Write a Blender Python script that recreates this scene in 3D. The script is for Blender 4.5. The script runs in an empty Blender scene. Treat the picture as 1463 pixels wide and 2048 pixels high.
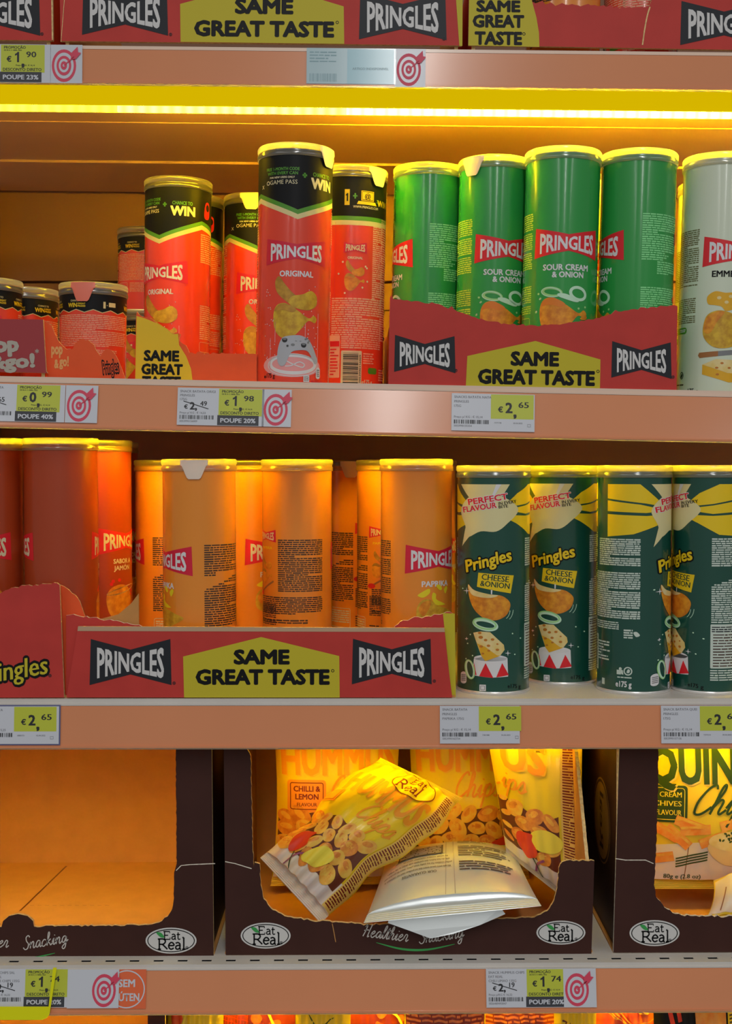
import bpy, bmesh, math, random
from mathutils import Vector, Matrix
from mathutils.geometry import tessellate_polygon
PI = math.pi
scene = bpy.context.scene
COL = scene.collection

# ------------------------------------------------------------------ camera, world, lights, exposure
FPX, PITCH, DIST = 2400.0, math.radians(2.0), 1.19
cam = bpy.data.cameras.new('camera'); cam.sensor_fit = 'HORIZONTAL'; cam.sensor_width = 36.0
cam.lens = 36.0 * FPX / 1463.0; cam.clip_start = 0.01
camo = bpy.data.objects.new('camera', cam); COL.objects.link(camo)
camo.location = (0, -DIST, 0); camo.rotation_euler = (PI/2 - PITCH, 0, 0)
scene.camera = camo
scene.view_settings.view_transform = 'Standard'
scene.view_settings.look = 'None'
scene.view_settings.gamma = 1.0
scene.view_settings.use_curve_mapping = False
scene.view_settings.exposure = -0.06
scene.cycles.use_denoising = True
scene.cycles.max_bounces = 8
scene.cycles.transparent_max_bounces = 12
AMBIENT = 0.175
LED_COLOR = (1.0, 0.66, 0.004)
LED_CORE, LED_FACE = 300.0, 0.70
w = bpy.data.worlds.new('world'); scene.world = w; w.use_nodes = True
bgn = w.node_tree.nodes['Background']
bgn.inputs[0].default_value = (1.0, 0.975, 0.95, 1); bgn.inputs[1].default_value = AMBIENT
def area(name, loc, rot, sx, sy, power, col=(1.0, 0.98, 0.96)):
    l = bpy.data.lights.new(name, 'AREA'); l.shape = 'RECTANGLE'; l.size = sx; l.size_y = sy
    l.energy = power; l.color = col
    o = bpy.data.objects.new(name, l); COL.objects.link(o); o.location = loc; o.rotation_euler = rot
    return o
# ceiling light lines of the aisle, running away from the shelf
area('ceiling_light', (0.18, -5.4, 2.0), (0, 0, 0), 0.24, 8.0, 100)
area('ceiling_light', (-2.6, -5.4, 2.0), (0, 0, 0), 0.24, 8.0, 55)
area('ceiling_light', (2.9, -5.4, 2.0), (0, 0, 0), 0.24, 8.0, 55)

# ------------------------------------------------------------------ geometry of the view (used to measure places in the photo)
def proj(p):
    y = p[1] + DIST
    Z = y*math.cos(PITCH) - p[2]*math.sin(PITCH); U = y*math.sin(PITCH) + p[2]*math.cos(PITCH)
    return (731.5 + FPX*p[0]/Z, 1024 - FPX*U/Z)
def at(px, py, d):
    """world point seen at px,py at horizontal distance d from the lens"""
    a = math.atan((py-1024)/FPX) + PITCH
    z = -math.tan(a)*d
    Z = d*math.cos(PITCH) - z*math.sin(PITCH)
    return Vector(((px-731.5)*Z/FPX, d-DIST, z))
def shelf_matrix(roll, fwd, z):
    return Matrix.Translation((0, 0, z)) @ Matrix.Rotation(roll, 4, 'Y') @ Matrix.Rotation(fwd, 4, 'X')
S1 = shelf_matrix(0.0105, 0.0, 0.409)
S2 = shelf_matrix(0.0205, math.radians(1.0), 0.0815)
S3 = shelf_matrix(-0.001, 0.0, -0.228)
S4 = shelf_matrix(-0.005, 0.0, -0.4959)
S5 = shelf_matrix(-0.005, 0.0, -0.772)
def newton2(fn, target, v):
    for _ in range(25):
        a = fn(v); e = (a[0]-target[0], a[1]-target[1]); h = 1e-5
        b = fn((v[0]+h, v[1])); c = fn((v[0], v[1]+h))
        j = ((b[0]-a[0])/h, (c[0]-a[0])/h, (b[1]-a[1])/h, (c[1]-a[1])/h)
        det = j[0]*j[3]-j[1]*j[2]
        v = (v[0]-(j[3]*e[0]-j[1]*e[1])/det, v[1]-(-j[2]*e[0]+j[0]*e[1])/det)
    return v
def on_plane(M, px, py, yl):
    """(x, z) in the shelf's own frame of the point seen at px,py on the upright plane y = yl"""
    return newton2(lambda v: proj(M @ Vector((v[0], yl, v[1]))), (px, py), (0.0, 0.05))
def x_at(M, px, yl, zl):
    x = 0.0
    for _ in range(12):
        a = proj(M @ Vector((x, yl, zl)))[0]; x -= (a-px)*(yl+DIST)/FPX
    return x

# ------------------------------------------------------------------ materials
def lin(c): return c/12.92 if c <= 0.04045 else ((c+0.055)/1.055)**2.4
MATS = {}
def mat(name, rgb=None, rough=0.45, metal=0.0, noise=0.0, nscale=60.0, coat=0.0, gain=1.0, trans=0.0, bump=0.0, emit=None, estr=0.0, rgb2=None, spec=0.5, alpha=1.0):
    if name in MATS: return MATS[name]
    m = bpy.data.materials.new(name); m.use_nodes = True; nt = m.node_tree
    b = nt.nodes['Principled BSDF']
    base = [min(0.92, lin(c/255)*gain) for c in rgb] + [1]
    b.inputs['Base Color'].default_value = base
    b.inputs['Roughness'].default_value = rough; b.inputs['Metallic'].default_value = metal
    b.inputs['Coat Weight'].default_value = coat; b.inputs['Coat Roughness'].default_value = 0.12
    b.inputs['Transmission Weight'].default_value = trans
    b.inputs['Specular IOR Level'].default_value = spec
    b.inputs['Alpha'].default_value = alpha
    if noise or rgb2 or bump:
        tc = nt.nodes.new('ShaderNodeTexCoord'); nz = nt.nodes.new('ShaderNodeTexNoise')
        nz.inputs['Scale'].default_value = nscale; nz.inputs['Detail'].default_value = 5
        nt.links.new(tc.outputs['Object'], nz.inputs['Vector'])
        if noise or rgb2:
            mx = nt.nodes.new('ShaderNodeMix'); mx.data_type = 'RGBA'
            rp = nt.nodes.new('ShaderNodeMapRange'); rp.inputs[1].default_value = 0.35; rp.inputs[2].default_value = 0.65
            nt.links.new(nz.outputs[0], rp.inputs[0]); nt.links.new(rp.outputs[0], mx.inputs[0])
            if rgb2:
                mx.inputs[6].default_value = base; mx.inputs[7].default_value = [min(0.92, lin(c/255)*gain) for c in rgb2] + [1]
            else:
                mx.inputs[6].default_value = [c*(1-noise) for c in base[:3]] + [1]; mx.inputs[7].default_value = [min(.95, c*(1+noise)) for c in base[:3]] + [1]
            nt.links.new(mx.outputs[2], b.inputs['Base Color'])
        if bump:
            bp = nt.nodes.new('ShaderNodeBump'); bp.inputs['Strength'].default_value = bump; bp.inputs['Distance'].default_value = 0.002
            nt.links.new(nz.outputs[0], bp.inputs['Height']); nt.links.new(bp.outputs[0], b.inputs['Normal'])
    if emit:
        b.inputs['Emission Color'].default_value = (*emit, 1); b.inputs['Emission Strength'].default_value = estr
    MATS[name] = m
    return m
G = 1.45   # colours are noted as they look in the dim shop light
def ink(name, r, g, b, **k): return mat(name, (r, g, b), gain=k.pop('gain', G), **k)
M_WHITE = ink('white print', 196, 196, 198)
M_CREAM = ink('cream print', 196, 186, 150)
M_BLACK = ink('black print', 17, 18, 20, rough=.45, spec=.2)
M_DARK = ink('charcoal print', 34, 37, 42, spec=.25)
M_TEXTW = ink('pale small print', 178, 190, 180)
M_TEXTK = ink('dark small print', 62, 44, 36)
M_TEXTP = ink('salmon small print', 226, 150, 120)
M_RED = ink('tray red card', 170, 52, 46, spec=.3, rough=.55, noise=.05, nscale=30)
M_ORANGECARD = ink('orange red card', 214, 78, 36, spec=.3, rough=.55, noise=.05, nscale=30)
M_LIME = ink('lime print', 174, 162, 40, spec=.3, rough=.5)
M_YELLOWCARD = ink('yellow card', 205, 168, 22, rough=.5)
M_LOGO = ink('logo white', 186, 186, 186)
M_KRAFT = ink('kraft card', 172, 122, 66, rough=.8, noise=.04, nscale=45)
M_TORN = ink('torn card edge', 205, 172, 120, rough=.9, noise=.2, nscale=300)
M_TORNW = ink('torn pale fibre', 200, 190, 175, rough=.9, noise=.2, nscale=300)
M_BROWN = ink('brown card', 56, 31, 26, spec=.25, rough=.55, noise=.06, nscale=30)
M_TAPE = ink('beige tape', 168, 140, 112, rough=.5)
M_STEEL = ink('white painted steel', 186, 182, 176, rough=.35, noise=.04, nscale=12)
M_LIPP = ink('cream plastic lip', 206, 182, 164, rough=.25, coat=.6)
M_FOIL = mat('tube foil seal', (214, 214, 210), rough=.3, metal=.8)
M_RAIL = ink('peach price rail', 196, 127, 88, rough=.2, coat=.65, noise=.03, nscale=6)
M_UNDER = ink('beige painted panel', 178, 138, 104, rough=.5, noise=.04, nscale=8)
M_BACK = ink('beige back panel', 124, 86, 62, rough=.6, noise=.05, nscale=6)
def lid_material():
    m = bpy.data.materials.new('translucent lid plastic'); m.use_nodes = True; nt = m.node_tree; nt.nodes.clear()
    out = nt.nodes.new('ShaderNodeOutputMaterial'); tl = nt.nodes.new('ShaderNodeBsdfTranslucent'); df = nt.nodes.new('ShaderNodeBsdfDiffuse')
    gl = nt.nodes.new('ShaderNodeBsdfGlossy'); tr = nt.nodes.new('ShaderNodeBsdfTransparent')
    tl.inputs[0].default_value = (.90, .88, .80, 1); df.inputs[0].default_value = (.50, .48, .40, 1); gl.inputs[0].default_value = (.9, .9, .9, 1); gl.inputs[1].default_value = .18
    def mixs(a, b, f):
        x = nt.nodes.new('ShaderNodeMixShader'); x.inputs[0].default_value = f; nt.links.new(a, x.inputs[1]); nt.links.new(b, x.inputs[2]); return x.outputs[0]
    nt.links.new(mixs(mixs(mixs(tl.outputs[0], df.outputs[0], .22), tr.outputs[0], .25), gl.outputs[0], .12), out.inputs[0])
    return m
M_CLEAR = lid_material()
M_TABP = ink('pale tab plastic', 205, 190, 175, rough=.35)
M_RIM = ink('tin rim', 205, 203, 200, rough=.3, metal=.6)
M_LAMPBODY = ink('lamp housing', 190, 188, 180, rough=.4)
M_LEDFACE = mat('lit lamp cover', (2, 2, 0), rough=.9, spec=0.0, emit=(1.0, 0.68, 0.0), estr=LED_FACE)
M_LEDFACE2 = mat('dimmer lit lamp cover', (2, 2, 0), rough=.9, spec=0.0, emit=(1.0, 0.68, 0.0), estr=LED_FACE*.85)
def diode_mat(name, strength):
    m = mat(name, (255, 240, 180), emit=LED_COLOR, estr=strength)
    nt = m.node_tree; b = nt.nodes['Principled BSDF']
    tc = nt.nodes.new('ShaderNodeTexCoord'); sp = nt.nodes.new('ShaderNodeSeparateXYZ')
    nt.links.new(tc.outputs['Object'], sp.inputs[0])
    mu = nt.nodes.new('ShaderNodeMath'); mu.operation = 'MULTIPLY'; mu.inputs[1].default_value = 2*PI/0.0125
    si = nt.nodes.new('ShaderNodeMath'); si.operation = 'SINE'
    mr = nt.nodes.new('ShaderNodeMapRange'); mr.inputs[1].default_value = -1; mr.inputs[2].default_value = 1
    mr.inputs[3].default_value = strength*.6; mr.inputs[4].default_value = strength*1.4
    nt.links.new(sp.outputs[0], mu.inputs[0]); nt.links.new(mu.outputs[0], si.inputs[0]); nt.links.new(si.outputs[0], mr.inputs[0])
    nt.links.new(mr.outputs[0], b.inputs['Emission Strength'])
    return m
M_DIODE = diode_mat('bright diode row', LED_CORE)
M_DIODE_DIM = diode_mat('dim diode row', LED_CORE*.07)
M_DIODE_HALF = diode_mat('fading diode row', LED_CORE*.30)
M_DIODE_MID = diode_mat('medium diode row', LED_CORE*.56)
M_DIODE_LOW = diode_mat('soft diode row', LED_CORE*.25)

# ------------------------------------------------------------------ objects
def link(name, me, parent=None, M=None):
    o = bpy.data.objects.new(name, me); COL.objects.link(o)
    if parent is not None: o.parent = parent
    if M is not None: o.matrix_world = M
    return o
def tag(o, label, cat, group=None, kind=None):
    if label: o['label'] = label
    if cat: o['category'] = cat
    if group: o['group'] = group
    if kind: o['kind'] = kind
    return o
def empty(name, M, label, cat, group=None):
    o = bpy.data.objects.new(name, None); COL.objects.link(o); o.matrix_world = M; o.empty_display_size = .02
    return tag(o, label, cat, group)
def copy_tree(o, parent=None):
    c = o.copy(); COL.objects.link(c)
    if parent is not None: c.parent = parent
    for ch in o.children: copy_tree(ch, c)
    return c
class MB:
    """collects shapes into one mesh"""
    def __init__(s): s.v = []; s.f = []; s.m = []; s.sm = []; s.mats = []
    def mi(s, m):
        if m not in s.mats: s.mats.append(m)
        return s.mats.index(m)
    def add(s, vs, fs, m, smooth=False):
        n = len(s.v); k = s.mi(m); s.v += [tuple(p) for p in vs]
        for f in fs: s.f.append([i+n for i in f]); s.m.append(k); s.sm.append(smooth)
    def box(s, a, b, m):
        x0, y0, z0 = a; x1, y1, z1 = b
        s.add([(x0,y0,z0),(x1,y0,z0),(x1,y1,z0),(x0,y1,z0),(x0,y0,z1),(x1,y0,z1),(x1,y1,z1),(x0,y1,z1)],
              [(0,3,2,1),(4,5,6,7),(0,1,5,4),(1,2,6,5),(2,3,7,6),(3,0,4,7)], m)
    def lathe(s, prof, m, n=64, a0=0.0):
        vs = []; fs = []
        for i in range(n):
            a = 2*PI*i/n + a0
            for r, z in prof: vs.append((r*math.sin(a), -r*math.cos(a), z))
        k = len(prof)
        for i in range(n):
            j = (i+1) % n
            for q in range(k-1): fs.append((i*k+q, j*k+q, j*k+q+1, i*k+q+1))
        s.add(vs, fs, m, True)
    def slab(s, pts, frame, th, mf, mb, mr, mtorn=None, torn=None):
        """flat card of thickness th; frame(a, b, t) -> point, t along the outward normal"""
        n = len(pts)
        tri = tessellate_polygon([[Vector((p[0], p[1], 0)) for p in pts]])
        ar = sum(pts[i][0]*pts[(i+1)%n][1]-pts[(i+1)%n][0]*pts[i][1] for i in range(n))
        def ori(t): 
            a, b, c = (pts[i] for i in t)
            return t if ((b[0]-a[0])*(c[1]-a[1])-(c[0]-a[0])*(b[1]-a[1])) > 0 else (t[0], t[2], t[1])
        tri = [ori(t) for t in tri]
        s.add([frame(p[0], p[1], 0) for p in pts], tri, mf)
        s.add([frame(p[0], p[1], -th) for p in pts], [t[::-1] for t in tri], mb)
        for i in range(n):
            j = (i+1) % n; a, b = pts[i], pts[j]
            q = [frame(a[0], a[1], 0), frame(a[0], a[1], -th), frame(b[0], b[1], -th), frame(b[0], b[1], 0)]
            s.add(q, [(0,1,2,3) if ar > 0 else (3,2,1,0)], mr)
    def build(s, name, parent=None, M=None, normals=None):
        me = bpy.data.meshes.new(name); me.from_pydata(s.v, [], s.f)
        for m in s.mats: me.materials.append(m)
        me.polygons.foreach_set('material_index', s.m); me.polygons.foreach_set('use_smooth', s.sm); me.update()
        if normals: me.normals_split_custom_set_from_vertices(normals)
        return link(name, me, parent, M)

# ------------------------------------------------------------------ flat artwork
GLYPH = {}
def glyphs(s, off=0):
    if s not in GLYPH:
        cu = bpy.data.curves.new('t', 'FONT'); cu.body = s; cu.size = 1; cu.resolution_u = 2; cu.fill_mode = 'FRONT'
        ob = bpy.data.objects.new('t', cu); me = bpy.data.meshes.new_from_object(ob)
        vs = [(v.co.x, v.co.y) for v in me.vertices]; fs = [tuple(p.vertices) for p in me.polygons]
        bpy.data.objects.remove(ob); bpy.data.curves.remove(cu); bpy.data.meshes.remove(me)
        xs = [v[0] for v in vs] or [0, 1]; GLYPH[s] = (vs, fs, min(xs), max(xs))
    return GLYPH[s]
def heavy(off):
    """a heavier weight is a cluster of slightly shifted copies of the letters"""
    if off >= .05: return [(off*math.cos(a), off*math.sin(a)) for a in [i*PI/6 for i in range(12)]]
    if off >= .025: return [(off*a, off*.7*b) for a in (-1, 0, 1) for b in (-1, 1)]
    return [(off*a, 0) for a in (-1, 1)] if off > 0 else [(0, 0)]
def smooth_line(pts, n=6, closed=False):
    out = []; L = len(pts)
    for i in range(L if closed else L-1):
        g = (lambda q: pts[q % L]) if closed else (lambda q: pts[max(0, min(L-1, q))])
        p0, p1, p2, p3 = g(i-1), g(i), g(i+1), g(i+2)
        for k in range(n):
            t = k/n; t2 = t*t; t3 = t2*t
            out.append(tuple(.5*((2*p1[c])+(-p0[c]+p2[c])*t+(2*p0[c]-5*p1[c]+4*p2[c]-p3[c])*t2+(-p0[c]+3*p1[c]-3*p2[c]+p3[c])*t3) for c in (0, 1)))
    if not closed: out.append(tuple(pts[-1][:2]))
    return out
class Art:
    def __init__(s, tf=None): s.it = []; s.tf = tf or (lambda x, y: (x, y)); s.lay = 1
    def raw(s, vs, fs, m, lay=None): s.it.append(([s.tf(*v) for v in vs], fs, m, s.lay if lay is None else lay))
    def poly(s, pts, m, lay=None):
        tri = tessellate_polygon([[Vector((p[0], p[1], 0)) for p in pts]]); s.raw(pts, [tuple(t) for t in tri], m, lay)
    def blob(s, pts, m, lay=None, n=5): s.poly(smooth_line(pts, n, True), m, lay)
    def rect(s, x0, y0, x1, y1, m, lay=None): s.raw([(x0,y0),(x1,y0),(x1,y1),(x0,y1)], [(0,1,2,3)], m, lay)
    def ell(s, cx, cy, rx, ry, m, lay=None, rot=0, n=28):
        c, q = math.cos(rot), math.sin(rot)
        p = [(rx*math.cos(2*PI*i/n), ry*math.sin(2*PI*i/n)) for i in range(n)]
        s.raw([(cx, cy)]+[(cx+a*c-b*q, cy+a*q+b*c) for a, b in p], [(0, i+1, (i+1) % n+1) for i in range(n)], m, lay)
    def ring(s, cx, cy, rx, ry, wd, m, lay=None, rot=0, n=36, a0=0, a1=2*PI):
        c, q = math.cos(rot), math.sin(rot); p = []
        full = a1-a0 > 6.28
        N = n if full else n+1
        for i in range(N):
            t = a0+(a1-a0)*i/n
            p.append((rx*math.cos(t), ry*math.sin(t))); p.append(((rx-wd)*math.cos(t), (ry-wd)*math.sin(t)))
        f = [(2*i, (2*i+2) % (2*N), (2*i+3) % (2*N), 2*i+1) for i in range(n)]
        s.raw([(cx+a*c-b*q, cy+a*q+b*c) for a, b in p], f, m, lay)
    def stroke(s, pts, wd, m, lay=None, sm=True, closed=False, taper=False):
        if sm and len(pts) > 2: pts = smooth_line(pts, 5, closed)
        v = []; L = len(pts)
        for i, p in enumerate(pts):
            if closed: a, b = pts[i-1], pts[(i+1) % L]
            else: a, b = pts[max(0, i-1)], pts[min(L-1, i+1)]
            dx, dy = b[0]-a[0], b[1]-a[1]; l = math.hypot(dx, dy) or 1
            k = wd/2*(math.sin(PI*(i+.3)/(L-.4))*.85+.15 if taper else 1)
            v.append((p[0]-dy/l*k, p[1]+dx/l*k)); v.append((p[0]+dy/l*k, p[1]-dx/l*k))
        n = L if closed else L-1
        s.raw(v, [(2*i, 2*i+1, (2*i+3) % (2*L), (2*i+2) % (2*L)) for i in range(n)], m, lay)
    def box(s, x0, y0, x1, y1, wd, m, lay=None, r=0):
        s.stroke(rrect(x0, y0, x1, y1, r), wd, m, lay, False, True)
    def text(s, t, cx, cy, h, m, lay=None, w=None, off=.02, rot=0, shear=0, warp=None, align='c', up=1):
        """cx, cy: middle of the capitals; h: capital height in the artwork's units (up = -1 where y runs down)"""
        vs, fs, a, b = glyphs(t, 0); sh = heavy(off); k = h/.728; b += off; a -= off; kx = (w/(b-a)) if w else k
        c, q = math.cos(rot), math.sin(rot); lay = s.lay if lay is None else lay
        x0 = (a+b)/2 if align == 'c' else (a if align == 'l' else b)
        for i, (dx, dy) in enumerate(sh):
            out = []
            for x, y in vs:
                X = (x+dx-x0)*kx + shear*(y-.364)*k; Y = (y+dy-.364)*k
                if warp: X, Y = warp(X, Y)
                out.append((cx+X*c-Y*q, cy+up*(X*q+Y*c)))
            s.raw(out, fs, m, lay+.05*i)
    def block(s, x0, y0, x1, y1, n, m, lay=None, seed=0, th=.58, ragged=.0, shape=None):
        r = random.Random(seed); lh = (y1-y0)/n; sg = 1 if x1 > x0 else -1; W = abs(x1-x0); vs = []; fs = []
        for i in range(n):
            y = y0+lh*(i+.2); xe = W*(1-ragged*r.random()**2); xs = 0.0
            if i % 9 == 8: xe = W*r.uniform(.3, .8)
            if shape: xs, e2 = shape((i+.5)/n); xs *= W; xe = min(xe, e2*W)
            x = xs
            while x < xe-W*.02:
                l = min(abs(lh)*r.uniform(1.0, 4.2), xe-x); k = len(vs)
                a, b = x0+sg*x, x0+sg*(x+l); hh = lh*th*r.uniform(.85, 1.1)
                vs += [(a, y), (b, y), (b, y+hh), (a, y+hh)]; fs.append((k, k+1, k+2, k+3)); x += l+abs(lh)*.32
        if vs: s.raw(vs, fs, m, lay)
    def barcode(s, x0, y0, x1, y1, m, lay=None, seed=1, vert=False):
        r = random.Random(seed); vs = []; fs = []; x = 0.0; W = (y1-y0) if vert else (x1-x0); u = W/70
        while abs(x) < abs(W)*.985:
            l = u*r.choice((.8, .8, 1.5, 2.2)); k = len(vs)
            if vert: vs += [(x0, y0+x), (x1, y0+x), (x1, y0+x+l), (x0, y0+x+l)]
            else: vs += [(x0+x, y0), (x0+x+l, y0), (x0+x+l, y1), (x0+x, y1)]
            fs.append((k, k+1, k+2, k+3)); x += l+u*r.choice((.9, .9, 1.6, 2.4))
        s.raw(vs, fs, m, lay)
    def bow(s, cx, cy, W, H, bg, fg, lay=None, up=1, skew=0.0, border=None):
        lay = s.lay if lay is None else lay
        def P(x, y): return (cx+x*W, cy+up*(y*H)+skew*x*W)
        pts = [P(-.5, .5), P(0, .27), P(.5, .5), P(.515, -.5), P(0, -.27), P(-.515, -.5)]
        if border: s.poly([(cx+(p[0]-cx)*1.035, cy+(p[1]-cy)*1.06) for p in pts], border, lay)
        s.poly(pts, bg, lay+(1 if border else 0))
        vs, fs, a, b = glyphs('PRINGLES', 0)
        for i, (dx, dy) in enumerate(heavy(.03)):
            out = []
            for x, y in vs:
                X = (x+dx-(a+b)/2)/(b-a+.06)*.84; t = max(0, min(1, (y+dy+.03)/.79)); k = abs(X)/.42
                top = .205+.165*k; bot = -.205-.16*k
                out.append(P(X, bot+(top-bot)*t))
            s.raw(out, fs, fg, lay+(2 if border else 1)+.05*i)
    def emit(s, mb, fmap, cu=None, cv=None):
        """cut along the given lines and lay the artwork on a surface: fmap(u, v, layer) -> point"""
        b = bmesh.new()
        for vs, fs, m, lay in s.it:
            k = mb.mi(m); bv = [b.verts.new((v[0], v[1], lay)) for v in vs]
            for f in fs:
                try: fc = b.faces.new([bv[i] for i in f])
                except ValueError: continue
                fc.material_index = k
        b.normal_update()
        for f in b.faces:
            if f.normal.z < 0: f.normal_flip()
        for axis, cuts in ((0, cu), (1, cv)):
            if not cuts or not b.verts: continue
            lo = min(v.co[axis] for v in b.verts); hi = max(v.co[axis] for v in b.verts)
            for c in cuts:
                if lo < c < hi:
                    co = [0, 0, 0]; no = [0, 0, 0]; co[axis] = c; no[axis] = 1
                    gm = [f for f in b.faces if min(v.co[axis] for v in f.verts) < c < max(v.co[axis] for v in f.verts)]
                    if not gm: continue
                    es = {e for f in gm for e in f.edges}; vv = {v for f in gm for v in f.verts}
                    bmesh.ops.bisect_plane(b, geom=gm+list(es)+list(vv), plane_co=co, plane_no=no, dist=1e-7)
        n = len(mb.v); b.verts.ensure_lookup_table()
        for i, v in enumerate(b.verts): v.index = i
        mb.v += [tuple(fmap(v.co.x, v.co.y, v.co.z)) for v in b.verts]
        for f in b.faces:
            mb.f.append([v.index+n for v in f.verts]); mb.m.append(f.material_index); mb.sm.append(True)
        uv = [(v.co.x, v.co.y) for v in b.verts]
        b.free()
        return n, uv
def rrect(x0, y0, x1, y1, r, n=4):
    if r <= 0: return [(x0,y0),(x1,y0),(x1,y1),(x0,y1)]
    out = []
    for cx, cy, a in ((x1-r,y0+r,-90),(x1-r,y1-r,0),(x0+r,y1-r,90),(x0+r,y0+r,180)):
        for i in range(n+1):
            t = math.radians(a+90*i/n); out.append((cx+r*math.cos(t), cy+r*math.sin(t)))
    return out
def jag(pts, torn, amp=.0012, step=.003, seed=0):
    """roughen the edges of an outline whose index is in torn"""
    r = random.Random(seed); out = []; n = len(pts)
    for i in range(n):
        a, b = pts[i], pts[(i+1) % n]; out.append(a)
        if i in torn:
            L = math.hypot(b[0]-a[0], b[1]-a[1]); k = int(L/step)
            for q in range(1, k):
                t = q/k; out.append((a[0]+(b[0]-a[0])*t+r.uniform(-amp, amp)*.4, a[1]+(b[1]-a[1])*t+r.uniform(-amp, amp)))
    return out
# a small joined-up hand, for the handwritten wording: unit x-height 1, strokes per letter and its advance
HAND = {
 'H': ([[(.2,1.9),(.05,1.5),(.3,1.7),(.25,.8),(.1,0)],[(1.0,2.0),(.9,1.0),(.85,0),(1.1,.15)],[(.0,.9),(.5,1.05),(.9,1.0)]], 1.25),
 'C': ([[(1.0,1.7),(.8,2.0),(.4,1.7),(.1,.9),(.2,.1),(.6,0),(1.1,.5)]], 1.1),
 'S': ([[(.95,1.7),(.7,2.0),(.35,1.75),(.45,1.2),(.8,.7),(.7,.1),(.3,-.05),(-.05,.3)]], 1.0),
 'a': ([[(.75,.85),(.4,1.0),(.1,.6),(.15,.1),(.45,.1),(.75,.8),(.72,.2),(.85,0),(1.1,.3)]], 1.0),
 'c': ([[(.7,.85),(.4,1.0),(.1,.6),(.15,.1),(.45,0),(.9,.4)]], .85),
 'e': ([[(0,.4),(.4,.55),(.6,.85),(.4,1.0),(.12,.6),(.2,.1),(.5,0),(.95,.45)]], .9),
 'g': ([[(.75,.85),(.4,1.0),(.1,.6),(.2,.1),(.5,.2),(.75,.9),(.7,-.5),(.4,-.9),(.15,-.6),(.6,-.1),(1.1,.4)]], 1.0),
 'h': ([[(0,.3),(.4,1.5),(.35,2.0),(.2,1.8),(.15,.8),(.1,0)],[(.1,.4),(.4,.95),(.65,.85),(.6,.2),(.75,0),(1.05,.3)]], 1.0),
 'i': ([[(0,.4),(.25,.95),(.2,.2),(.35,0),(.6,.3)],[(.33,1.35),(.37,1.45)]], .55),
 'k': ([[(0,.3),(.4,1.5),(.35,2.0),(.2,1.8),(.15,.8),(.1,0)],[(.65,.95),(.2,.5),(.5,.35),(.7,0),(1.0,.3)]], .95),
 'l': ([[(0,.3),(.4,1.5),(.38,2.0),(.2,1.8),(.15,.5),(.3,0),(.6,.3)]], .55),
 'n': ([[(0,.5),(.2,.95),(.15,0)],[(.15,.4),(.5,.98),(.7,.8),(.65,.2),(.8,0),(1.1,.35)]], 1.05),
 'p': ([[(0,.4),(.25,.98),(.15,0),(.05,-.9)],[(.2,.6),(.5,1.0),(.75,.7),(.6,.1),(.2,.1)],[(.6,.1),(1.0,.3)]], .98),
 'r': ([[(0,.4),(.2,1.05),(.5,.9),(.45,.2),(.6,0),(.85,.3)]], .8),
 's': ([[(0,.3),(.4,1.05),(.6,.4),(.4,0),(.1,.15)],[(.4,0),(.8,.35)]], .75),
 't': ([[(0,.3),(.4,1.7),(.3,.3),(.45,0),(.75,.3)],[(.1,1.25),(.65,1.35)]], .65),
 ' ': ([], .6)}
def hand(art, t, x, y, h, wd, m, lay=None, rot=0, slant=.25, up=1, sx=1.0):
    c, q = math.cos(rot), math.sin(rot); X = 0
    for ch in t:
        st, adv = HAND[ch]
        for s in st:
            p = []
            for a, b in s:
                u = (X+a+slant*b)*h*sx; v = b*h; p.append((x+u*c-v*q, y+up*(u*q+v*c)))
            art.stroke(p, wd, m, lay)
        X += adv
# a small book face with serifs, for the maker's oval
SERIF = {
 'E': ([[(.15,0),(.15,1)],[(.0,1),(.8,1),(.8,.8)],[(.0,0),(.85,0),(.85,.22)],[(.15,.52),(.6,.52)]], 1.0),
 'R': ([[(.15,0),(.15,1)],[(.0,1),(.55,1),(.75,.78),(.55,.5),(.15,.5)],[(.45,.5),(.95,0)],[(0,0),(.32,0)]], 1.0),
 'a': ([[(.08,.58),(.3,.66),(.5,.5),(.5,.05),(.62,0)],[(.5,.4),(.15,.32),(.1,.08),(.3,0),(.5,.14)]], .68),
 'e': ([[(.08,.36),(.58,.38),(.5,.6),(.3,.66),(.1,.45),(.1,.18),(.3,0),(.58,.12)]], .68),
 't': ([[(.2,.9),(.2,.12),(.35,0),(.48,.08)],[(.02,.62),(.45,.62)]], .52),
 'l': ([[(.2,1.15),(.2,0)],[(.04,0),(.36,0)],[(.06,1.15),(.2,1.15)]], .42)}
def serif(art, t, x, y, h, wd, m, lay=None, up=1, rot=0):
    c, q = math.cos(rot), math.sin(rot); X = 0
    for ch in t:
        st, adv = SERIF[ch]
        for s in st:
            p = [(x+((X+a)*c-b*q)*h, y+up*((X+a)*q+b*c)*h) for a, b in s]
            art.stroke(p, wd, m, lay, len(s) > 3)
        X += adv
def oval_badge(art, cx, cy, rx, ry, lay, white, line, leaf, up=1):
    if white: art.ell(cx, cy, rx, ry, white, lay, n=40)
    art.ring(cx, cy, rx*.93, ry*.89, rx*.035, line, lay+1, n=44)
    serif(art, 'Eat', cx-rx*.30, cy+up*ry*.10, ry*.60, rx*.045, line, lay+1, up)
    serif(art, 'Real', cx-rx*.52, cy-up*ry*.66, ry*.78, rx*.06, line, lay+1, up)
    if leaf: art.blob([(cx-rx*.58, cy+up*ry*.62), (cx-rx*.40, cy+up*ry*.62), (cx-rx*.26, cy+up*ry*.26), (cx-rx*.42, cy+up*ry*.28)], leaf, lay+2)

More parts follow.
